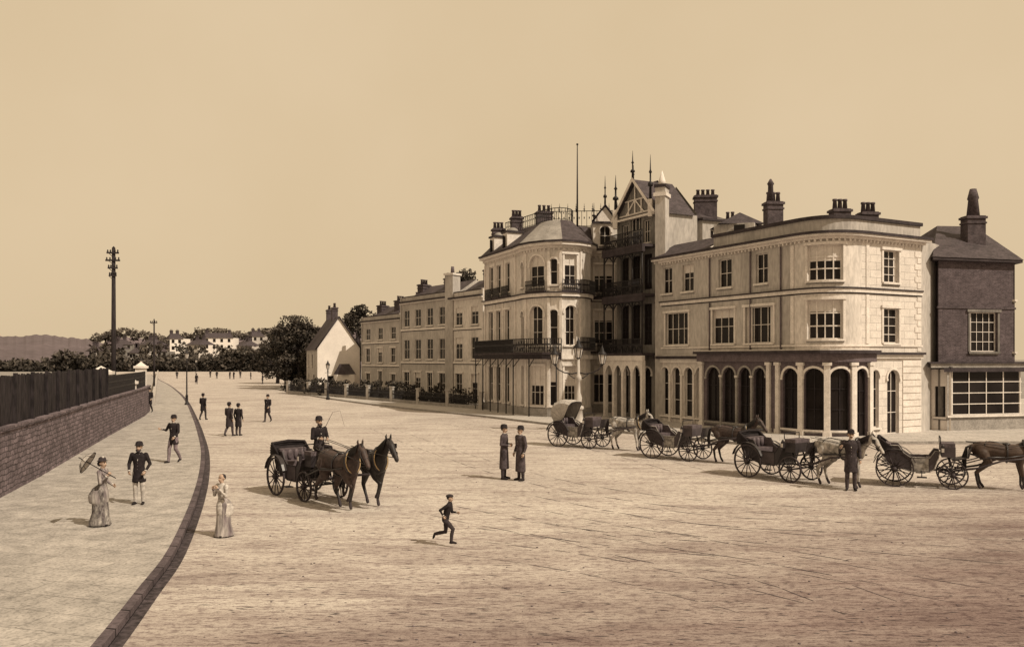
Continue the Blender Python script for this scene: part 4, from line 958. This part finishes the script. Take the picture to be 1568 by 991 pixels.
        for i in range(N):
            j=(i+1)%N; M.poly([tip,mid[i],mid[j]],C_LT); M.poly([mid[i],ring[i],ring[j],mid[j]],C_LT); M.tube([tip,mid[i],ring[i]],.006,M_WOOD,n=4)
            M.tube([ring[i],ring[j]],.009,C_DK,n=4)
    if prop=='whip':
        w=Vector(Sc(Vector(D['wristR'])+Vector((0,.05,.02)))); t=w+Vector((-.25,.35,.8)); M.tube([w-Vector((-.03,.05,.15)),w,t],[.014,.013,.006],M_WOOD,n=5); M.tube([t,t+Vector((-.05,.35,.05)),t+Vector((-.05,.6,-.4))],.004,M_IRON,n=4)
    ang=math.atan2(-face[0],face[1])
    o=M.obj(name,parent,(loc[0],loc[1],z),ang); return o
walk=dict(kneeR=(.10,.13,.50),ankleR=(.10,.17,.09),kneeL=(-.10,.02,.50),ankleL=(-.10,-.24,.15),toeL=(-.12,-.10,.04),elbowR=(.25,-.14,1.15),wristR=(.25,-.06,.90),elbowL=(-.25,.05,1.15),wristL=(-.23,.24,.98))
fold=dict(elbowR=(.27,-.02,1.15),wristR=(.10,.20,1.12),elbowL=(-.27,-.02,1.15),wristL=(-.08,.20,1.14))
person('woman_with_parasol',G(157,813),(1,.05),1.68,'woman',dict(elbowR=(.25,.05,1.16),wristR=(.18,.18,1.32),elbowL=(-.24,0,1.15),wristL=(-.15,.2,1.05)),C_STR,C_PAT,'bonnet',prop='parasol',turn=-.3)
person('standing_man',G(213,779),(.1,-1),1.76,'man',dict(elbowR=(.29,-.04,1.15),wristR=(.22,.16,.96),elbowL=(-.29,-.04,1.15),wristL=(-.22,.16,.96)),C_BLK,C_LT,'bowler',beard=True,hem=.66)
person('walking_man',G(266,713),(-.3,-1),1.88,'man',dict(walk,elbowR=(.36,-.03,1.2),wristR=(.46,.12,1.25)),C_BLK,C_GR,'bowler',hem=.70)
person('promenading_man',G(229,634),(0,-1),1.88,'man',walk,C_BLK,C_DK,'bowler')
person('walking_man',G(311,643),(.2,1),1.84,'man',walk,C_BLK,C_DK,'bowler',z=0)
person('strolling_man',G(351,668),(.3,1),1.86,'man',walk,C_DK,C_MID,'bowler',z=0,hem=.5)
person('strolling_man',G(365,667),(.3,1),1.78,'man',{},C_BLK,C_MID,'bowler',z=0,hem=.5)
person('walking_man',G(410,646),(-.3,-1),1.84,'man',walk,C_BLK,C_DK,'bowler',z=0,hem=.6)
person('woman_in_light_dress',G(340,822),(-.55,-.8),1.52,'woman',dict(elbowR=(.25,.06,1.16),wristR=(.12,.2,1.36),elbowL=(-.25,.06,1.16),wristL=(-.10,.2,1.38)),C_LT,C_STR,'none',z=0)
person('running_boy',G(682,836),(1,-.15),1.22,'boy',dict(kneeR=(.10,.28,.62),ankleR=(.10,.22,.22),kneeL=(-.10,-.02,.48),ankleL=(-.10,-.38,.40),toeL=(-.1,-.44,.26),elbowR=(.24,-.2,1.2),wristR=(.22,-.05,1.05),elbowL=(-.24,.12,1.16),wristL=(-.15,.3,1.22)),C_BLK,C_DK,'cap',lean=.28,z=-.02,hem=.95)
person('man_in_overcoat',G(772,734),(.95,-.3),1.92,'man',fold,C_MID,C_DK,'bowler',z=0,hem=.35,turn=0)
person('man_in_overcoat',G(797,736),(-.8,-.6),1.9,'man',{},C_MID,C_DK,'bowler',z=0,hem=.3)
person('cab_driver',G(1303,751),(-.3,-1),1.95,'man',dict(elbowR=(.3,.0,1.18),wristR=(.3,.2,1.28)),C_DK,C_MID,'bowler',z=0,hem=.55)
fp=person('distant_pedestrian',G(332,580),(0,-1),1.75,'man',{},C_BLK,C_DK,'bowler',z=0)
for i,(u,v) in enumerate(((301,588),(352,580),(358,580.5),(368,579),(384,581),(271,580),(402,588),(322,578))):
    o=bpy.data.objects.new('distant_pedestrian',fp.data); scene.collection.objects.link(o); x,y=G(u,v); o.location=(x,y,0); o.rotation_euler=(0,0,i*1.3)

# ---------------------------------------------------------------- horses
H_BAY=mat('bay_coat',(.075,.05,.045),(.045,.032,.03),scale=3,fine=12,rough=.6,spec=.3); H_BLK=mat('black_coat',(.032,.026,.026),(.02,.017,.017),scale=3,rough=.55,spec=.3)
H_GREY=mat('grey_coat',warm(.6),warm(.24),scale=3.5,fine=9,fineamt=.4,rough=.7); H_CH=mat('chestnut_coat',(.10,.07,.055),(.06,.042,.036),scale=3,rough=.6)
M_LEATH=mat('harness_leather',dk(.03),dk(.02),rough=.4,spec=.5); M_HOOF=mat('hoof',dk(.06),dk(.04)); M_BRASS=mat('brass',(.5,.36,.2),(.4,.28,.15),rough=.3)
def horse(name,loc,face,coat,pose='stand',k=1.0,mane=None,head=0.0,parent=None):
    mane=mane or H_BLK; S=lambda p:(p[0]*k,p[1]*k,p[2]*k); hd=head
    pr=[([(0,-.88,1.34),(0,-.68,1.32),(0,-.35,1.30),(0,.0,1.22),(0,.35,1.23),(0,.60,1.26)],[.15,.26,.265,.285,.285,.22],'c'),
        ([(0,-.72,1.22),(0,-.2,1.18),(0,.4,1.12),(0,.62,1.12)],[.2,.22,.24,.17],'c'),
        ([(0,.50,1.32),(0,.72,1.5-hd*.15),(0,.92,1.72-hd*.3),(0,1.05,1.88-hd*.45)],[(.16,.26),(.12,.2),(.09,.145),(.08,.1)],'c'),
        ([(0,1.06,1.87-hd*.45),(0,1.17,1.77-hd*.5),(0,1.31,1.60-hd*.55),(0,1.42,1.46-hd*.58)],[.095,.105,.07,.062],'c'),
        ([(0,1.40,1.46-hd*.58),(0,1.43,1.42-hd*.58)],[.06,.052],'m')]
    if pose=='trot':
        F={1:[(.14,.48,1.05),(.15,.62,.86),(.15,.86,.72),(.15,.72,.42),(.15,.66,.34)],-1:[(-.14,.48,1.05),(-.15,.42,.82),(-.15,.36,.5),(-.15,.26,.2),(-.15,.31,.06)]}
        Hn={1:[(.15,-.62,1.18),(.17,-.52,.88),(.16,-.98,.6),(.16,-1.05,.3),(.16,-1.0,.2)],-1:[(-.15,-.6,1.18),(-.17,-.32,.9),(-.16,-.5,.52),(-.16,-.32,.2),(-.16,-.26,.06)]}
    else:
        F={s:[(s*.14,.48,1.05),(s*.15,.44,.84),(s*.15,.50,.5),(s*.15,.49,.19),(s*.15,.55,.06)] for s in(1,-1)}
        Hn={s:[(s*.15,-.62,1.18),(s*.17,-.46,.90),(s*.16,-.82,.54),(s*.16,-.77,.2),(s*.16,-.71,.06)] for s in(1,-1)}
        F[1]=[(p[0],p[1]+.07*(i/4),p[2]) for i,p in enumerate(F[1])]; Hn[-1]=[(p[0],p[1]+.12*(i/4),p[2]) for i,p in enumerate(Hn[-1])]
    for s in(1,-1):
        pr.append((F[s][:3],[.13,.09,.058],'c')); pr.append((F[s][2:4],[.054,.04],'l')); pr.append((F[s][3:5],[.044,.05],'h'))
        pr.append((Hn[s][:3],[.2,.14,.06],'c')); pr.append((Hn[s][2:4],[.056,.042],'l')); pr.append((Hn[s][3:5],[.044,.052],'h'))
    pr=[([S(p) for p in a],[((r[0]*k,r[1]*k) if isinstance(r,tuple) else r*k) for r in b],t) for a,b,t in pr]
    co,fs,tg=remesh(pr,[],.026*k,4)
    M=Mesh(); mm={'c':coat,'l':coat if coat is H_GREY else H_BLK,'h':M_HOOF,'m':H_BLK}; M.v=[tuple(p) for p in co]; M.f=fs; M.m=[M.mi(mm[t]) for t in tg]; M.sm=[True]*len(fs)
    T=lambda pts,r,mt,n=6,closed=False: M.tube([S(p) for p in pts],[q*k for q in r] if isinstance(r,list) else r*k,mt,n,closed)
    hz=hd*.45
    for s in(-1,1):
        T([(s*.06,1.03,1.93-hz),(s*.075,1.02,2.02-hz),(s*.07,1.045,2.09-hz)],[.032,.03,.005],coat); M.sphere(S((s*.092,1.2,1.76-hd*.52)),.022*k,M_EYE)
        M.sphere(S((s*.035,1.45,1.44-hd*.58)),.014*k,M_EYE,n=6,m=4)
        M.box(S((s*.118,1.19,1.78-hd*.52)),(.012,.11*k,.12*k),M_LEATH)
        T([(s*.05,1.05,1.96-hz),(s*.11,1.13,1.78-hd*.5),(s*.07,1.38,1.50-hd*.56)],.013,M_LEATH)
        T([(s*.07,1.38,1.50-hd*.56),(s*.2,.75,1.5),(s*.27,.1,1.45),(s*.25,-.4,1.5),(s*.12,-1.1,1.55)],.011,M_LEATH)
        T([(s*.25,.55,1.18),(s*.315,0,1.08),(s*.31,-.6,1.03),(s*.33,-1.3,.8)],.02,M_LEATH)
        T([(s*.31,.0,1.1),(s*.30,-.5,1.08),(s*.26,-.86,1.12),(0,-1.02,1.14)],.022,M_LEATH)
        T([(s*.0,-.5,1.58),(s*.2,-.56,1.5),(s*.285,-.62,1.1)],.017,M_LEATH)
    for i in range(26):
        t=i/25; y=.48+t*.56; z=1.56+t*.40-hd*.45*t; l=.24+.08*random.random()
        T([(0,y,z),(.09,y-.03,z-.02),(.14,y-.07,z-l)],[.02,.022,.006],mane,5)
    T([(0,1.08,1.97-hz),(.01,1.15,1.90-hz),(.02,1.2,1.80-hz)],[.03,.03,.008],mane)
    sw=-.12 if pose=='trot' else 0
    for i in range(9):
        a=random.uniform(-.05,.05); b=random.uniform(-.05,.05); T([(0,-.97,1.42),(a*.3,-1.08+sw*.4,1.36),(a,-1.15+sw+b,1.0),(a*1.3,-1.12+sw+b,.6+abs(b))],[.035,.04,.04,.008],mane,5)
    col=[(.21*math.cos(a),.62+.10*math.sin(a)*-.6,1.33+.31*math.sin(a)) for a in [i*2*math.pi/16 for i in range(16)]]; T(col,.05,M_LEATH,8,True)
    col=[(.215*math.cos(a),.665-.06*math.sin(a),1.33+.30*math.sin(a)) for a in [i*2*math.pi/16 for i in range(16)]]; T(col,.016,M_BRASS,6,True)
    T([(.305*math.cos(a),.08,1.21+.31*math.sin(a)) for a in [i*2*math.pi/16 for i in range(16)]],.026,M_LEATH,6,True)
    M.sphere(S((0,.08,1.51)),(.13*k,.12*k,.05*k),M_LEATH); T([(0,.08,1.53),(0,-.4,1.58),(0,-.9,1.5)],.016,M_LEATH)
    ring=[(.085*math.cos(a),1.33+.02*math.sin(a),1.58-hd*.55+.08*math.sin(a)) for a in [i*2*math.pi/10 for i in range(10)]]; T(ring,.012,M_LEATH,5,True)
    return M.obj(name,parent,(loc[0],loc[1],0),math.atan2(-face[0],face[1]))

# ---------------------------------------------------------------- carriages
CB=mat('coach_paint',dk(.04),dk(.025),rough=.4,spec=.4); CB2=mat('coach_paint_brown',dk(.09),dk(.05),rough=.5,spec=.3); CW=mat('wheel_paint',dk(.07),dk(.035),rough=.5); CU=mat('buttoned_leather',dk(.15),dk(.07),scale=6,rough=.6); CC=mat('carriage_cane',warm(.45),warm(.22),scale=8,fine=14,fineamt=.4); CH=mat('canvas_hood',warm(.5),warm(.34),scale=3)
def wheel(M,x,y,r,ns=12,mt=None):
    mt=mt or CW; n=28; w=.028; th=.045
    vs=[];fs=[]
    for i in range(n):
        a=2*math.pi*i/n
        for rr,xx in((r,-w),(r,w),(r-th,w),(r-th,-w)): vs.append((x+xx,y+rr*math.cos(a),r+rr*math.sin(a)))
    for i in range(n):
        for j in range(4): fs.append((i*4+j,i*4+(j+1)%4,((i+1)%n)*4+(j+1)%4,((i+1)%n)*4+j))
    M.add(vs,fs,mt)
    for i in range(ns):
        a=2*math.pi*(i+.3)/ns; M.tube([(x,y+.05*math.cos(a),r+.05*math.sin(a)),(x,y+(r-th+.005)*math.cos(a),r+(r-th+.005)*math.sin(a))],[.022,.016],mt,n=5)
    M.tube([(x-.1,y,r),(x-.04,y,r),(x+.04,y,r),(x+.1,y,r)],[.05,.08,.08,.05],mt,n=12)
def carriage(name,loc,face,hoodup=False,pair=False,panel=None):
    P=Parts(); panel=panel or CB
    yr,yf,rr,rf,hw=-.78,.98,.60,.46,.68
    for i,sx in enumerate((-1,1)):
        wheel(P['rear_wheel_%d'%(i+1)],sx*hw,yr,rr,14); wheel(P['front_wheel_%d'%(i+1)],sx*(hw-.06),yf,rf,12)
    A=P['axles']; A.tube([(-hw,yr,rr),(hw,yr,rr)],.03,M_IRON); A.tube([(-hw+.06,yf,rf),(hw-.06,yf,rf)],.03,M_IRON); A.tube([(0,yr,rr),(0,0,.5),(0,yf,rf+.15)],.03,CW)
    for y,r in((yr,rr),(yf,rf)):
        for sx in(-1,1):
            for s2 in(-1,1): A.tube([(sx*.45,y+t*.42,r+.1+s2*.09*math.cos(t*math.pi/2)) for t in(-1,-.5,0,.5,1)],.018,M_IRON,n=5)
    prof=[(-1.12,1.38),(-1.16,1.05),(-.98,.76),(-.62,.62),(-.3,.52),(.28,.52),(.42,.62),(.55,1.0),(.60,1.22),(.46,1.24),(.30,1.0),(-.30,1.0),(-.50,1.14),(-.66,1.38)]
    B=P['body']; hwB=.52
    for sx in(-1,1):
        p=[(sx*hwB,y,z) for y,z in prof]; q=[(sx*(hwB-.04),y,z) for y,z in prof]
        B.poly(p,panel); B.poly(q,CU)
        n=len(prof)
        for i in range(n): j=(i+1)%n; B.poly([p[i],p[j],q[j],q[i]],panel)
        B.tube([(sx*(hwB+.005),y,z) for y,z in prof],.016,CC if panel is CB2 else CW,n=4,closed=True)
        B.box((sx*(hwB+.008),-.0,.76),(.012,.52,.42),CC if panel is CB2 else CB2)
        P['mudguards'].tube([(sx*hw,yr+(rr+.08)*math.cos(a),rr+(rr+.08)*math.sin(a)) for a in [math.radians(d) for d in range(20,165,18)]],[(.075,.015)]*9,CB,n=4,sm=False)
        L=P['lamps']; L.box((sx*.6,.68,1.28),(.11,.11,.2),CB); L.box((sx*.66,.68,1.28),(.02,.08,.13),M_LAMPG); L.loft([(sx*.6,.68,1.38,.07,.07),(sx*.6,.68,1.48,.02,.02)],CB,n=6)
        P['steps'].box((sx*.66,.05,.36),(.2,.3,.03),M_IRON); P['steps'].tube([(sx*.55,.05,.56),(sx*.64,.05,.37)],.015,M_IRON)
    for i in range(8): 
        a,b=prof[i],prof[i+1]; B.poly([(-hwB+.04,a[0],a[1]),(hwB-.04,a[0],a[1]),(hwB-.04,b[0],b[1]),(-hwB+.04,b[0],b[1])],panel)
    St=P['seats']; St.box((0,-.78,.98),(.94,.5,.16),CU); St.box((0,-1.0,1.22),(.92,.14,.42),CU,0,-.12); St.box((0,.36,.92),(.9,.3,.1),CU)
    for i in range(4): St.sphere((-.34+i*.225,-.92,1.24),(.1,.05,.17),CU)
    X=P['driver_box']; X.box((0,.86,1.2),(.86,.42,.34),panel); X.box((0,.84,1.43),(.84,.44,.12),CU); X.tube([(-.43,.62,1.48),(-.43,.62,1.68),(.43,.62,1.68),(.43,.62,1.48)],.018,M_IRON,n=6)
    X.box((0,1.22,.98),(.8,.5,.04),CB,0,.25); X.box((0,1.5,1.22),(.8,.03,.42),CB,0,-.25); X.tube([(-.3,.86,1.05),(-.3,yf,rf+.2)],.03,M_IRON); X.tube([(.3,.86,1.05),(.3,yf,rf+.2)],.03,M_IRON)
    Hh=P['hood']
    if hoodup:
        piv=(-.55,1.32); rows=[]
        for i in range(7):
            a=math.radians(190-i*21); R=(.64,.82,.95,1.0,.98,.95,.95)[i]; w=.56
            c_=(piv[0]+R*math.cos(a),piv[1]+R*math.sin(a))
            e_=(piv[0]+R*.86*math.cos(a),piv[1]+R*.86*math.sin(a))
            rows.append([(-w,piv[0],piv[1]),(-w,(piv[0]+e_[0])/2,(piv[1]+e_[1])/2),(-w,e_[0],e_[1]),(-w*.75,c_[0],c_[1]),(0,c_[0],c_[1]+.03),(w*.75,c_[0],c_[1]),(w,e_[0],e_[1]),(w,(piv[0]+e_[0])/2,(piv[1]+e_[1])/2),(w,piv[0],piv[1])])
            Hh.tube(rows[-1],.012 if 0<i<6 else .02,M_STONE if 0<i<6 else CB,n=5)
        for i in range(6):
            for j in range(8): Hh.poly([rows[i][j],rows[i][j+1],rows[i+1][j+1],rows[i+1][j]],CH)
    else:
        for i in range(6):
            a=math.radians(150+i*9); L_=.5
            c0=(-.82,1.28); 
            pts=[(-.57,c0[0],c0[1]),(-.57,c0[0]+L_*math.cos(a),c0[1]+L_*math.sin(a)+.06),(0,c0[0]+(L_+.03)*math.cos(a),c0[1]+(L_+.03)*math.sin(a)+.09),(.57,c0[0]+L_*math.cos(a),c0[1]+L_*math.sin(a)+.06),(.57,c0[0],c0[1])]
            Hh.tube(pts,[.03,.05,.055,.05,.03],C_BLK,n=6)
        Hh.loft([(0,-1.22,1.22,.54,.1),(0,-1.25,1.32,.58,.14),(0,-1.26,1.42,.58,.15),(0,-1.24,1.5,.54,.1)],C_BLK,n=14)
    Sh=P['shafts']
    if pair: Sh.tube([(0,yf,.6),(0,2.2,.85),(0,3.7,1.05)],[.05,.045,.03],CW,n=8); Sh.tube([(-.75,1.65,.75),(.75,1.65,.75)],.035,CW)
    else:
        for sx in(-1,1): Sh.tube([(sx*.3,yf+.1,.6),(sx*.4,1.75,.72),(sx*.37,2.4,.98),(sx*.33,3.3,1.12)],[.035,.035,.03,.025],CW,n=8)
    return P.build(name,(loc[0],loc[1],0),math.atan2(-face[0],face[1]))
def unit(name,c,face,coat,dist=2.75,hoodup=False,head=0,k=1.0,panel=None,mane=None):
    f=Vector(face).normalized(); carriage(name,c,f,hoodup,panel=panel)
    horse('cab_horse',(c[0]+f.x*dist,c[1]+f.y*dist),f,coat,'stand',k,head=head,mane=mane)
unit('hooded_cab',G(886,684),(.80,-.60),H_GREY,head=.25,hoodup=True,mane=M_HAIR,panel=CB2)
unit('open_cab',G(1034,702),(.70,-.62),H_BAY,head=.05,panel=CB2)
unit('open_cab',G(1190,732),(.55,-.75),H_GREY,dist=2.6,head=.35,k=1.02,mane=M_HAIR)
unit('open_cab',G(1408,743),(.90,-.40),H_CH,head=.35,dist=2.5,panel=CB2)
f=Vector((.66,-.75)).normalized(); c=G(470,759); pr_=Vector((-f.y,f.x))
lan=carriage('landau',c,f,pair=True)
for s,co_,hh in((.46,H_BLK,.1),(-.46,H_BAY,.3)):
    horse('carriage_horse',(c[0]+f.x*2.85+pr_.x*s,c[1]+f.y*2.85+pr_.y*s),f,co_,'trot',1.07,head=hh)
sit=dict(hipR=(.095,0,.88),hipL=(-.095,0,.88),kneeR=(.14,.42,.90),ankleR=(.14,.52,.48),kneeL=(-.14,.42,.90),ankleL=(-.14,.52,.48),toeR=(.15,.68,.46),toeL=(-.15,.68,.46),elbowR=(.25,.04,1.16),wristR=(.16,.28,1.16),elbowL=(-.25,.04,1.16),wristL=(-.12,.30,1.14))
person('coachman',(c[0]+f.x*.78,c[1]+f.y*.78),f,1.84,'man',sit,C_BLK,C_DK,'bowler',z=.66,hem=.84,prop='whip',beard=True)
rn=Mesh()
for s in(-.46,.46):
    for q in(-.05,.05):
        a=Vector((c[0],c[1]))+f*1.08+pr_*(q*1.5); b=Vector((c[0],c[1]))+f*1.75+pr_*(s+q); rn.tube([(a.x,a.y,1.87),(b.x,b.y,1.62)],.01,M_LEATH,n=4)
rn.obj('driving_reins')

# ================================================================= light, sky, camera
az=Vector((.80,-.60)).normalized(); el=math.radians(46)
sd=bpy.data.lights.new('sun','SUN'); sd.energy=4.2; sd.angle=math.radians(.6); sd.color=(1,.88,.70)
so=bpy.data.objects.new('sun',sd); scene.collection.objects.link(so)
so.rotation_euler=Vector((-az.x*math.cos(el),-az.y*math.cos(el),-math.sin(el))).to_track_quat('-Z','Y').to_euler(); so.location=(40,-40,60)
wd=bpy.data.worlds.new('World'); scene.world=wd; wd.use_nodes=True; t=wd.node_tree; N=t.nodes; L=t.links
bg=N['Background']; bg.inputs['Strength'].default_value=.1
sk=N.new('ShaderNodeTexSky'); sk.sky_type='NISHITA'; sk.sun_disc=False; sk.sun_elevation=el; sk.sun_rotation=math.atan2(az.x,az.y); sk.dust_density=5; sk.air_density=1
bw=N.new('ShaderNodeRGBToBW'); L.new(sk.outputs[0],bw.inputs[0])
ml=N.new('ShaderNodeMixRGB'); ml.blend_type='MULTIPLY'; ml.inputs[0].default_value=1; L.new(bw.outputs[0],ml.inputs[1]); ml.inputs[2].default_value=(1.25,.98,.68,1)
tc=N.new('ShaderNodeTexCoord'); nz=N.new('ShaderNodeTexNoise'); nz.inputs['Scale'].default_value=2.2; nz.inputs['Detail'].default_value=5; L.new(tc.outputs['Generated'],nz.inputs['Vector'])
rp=N.new('ShaderNodeValToRGB'); rp.color_ramp.elements[0].position=.3; rp.color_ramp.elements[1].position=.7; rp.color_ramp.elements[0].color=(7.2,5.5,3.4,1); rp.color_ramp.elements[1].color=(7.9,6.15,4.0,1); L.new(nz.outputs['Fac'],rp.inputs[0])
mx=N.new('ShaderNodeMixRGB'); mx.inputs[0].default_value=.9; L.new(ml.outputs[0],mx.inputs[1]); L.new(rp.outputs[0],mx.inputs[2]); L.new(mx.outputs[0],bg.inputs['Color'])
cd=bpy.data.cameras.new('camera'); cam=bpy.data.objects.new('camera',cd); scene.collection.objects.link(cam); scene.camera=cam
cam.location=(0,0,CAMH); cam.rotation_euler=(math.radians(90),0,0); cd.sensor_width=36; cd.lens=FOC/1568*36; cd.shift_y=54.5/1568; cd.clip_end=8000; cd.clip_start=.1
scene.view_settings.view_transform='Standard'; scene.view_settings.look='None'; scene.view_settings.exposure=0
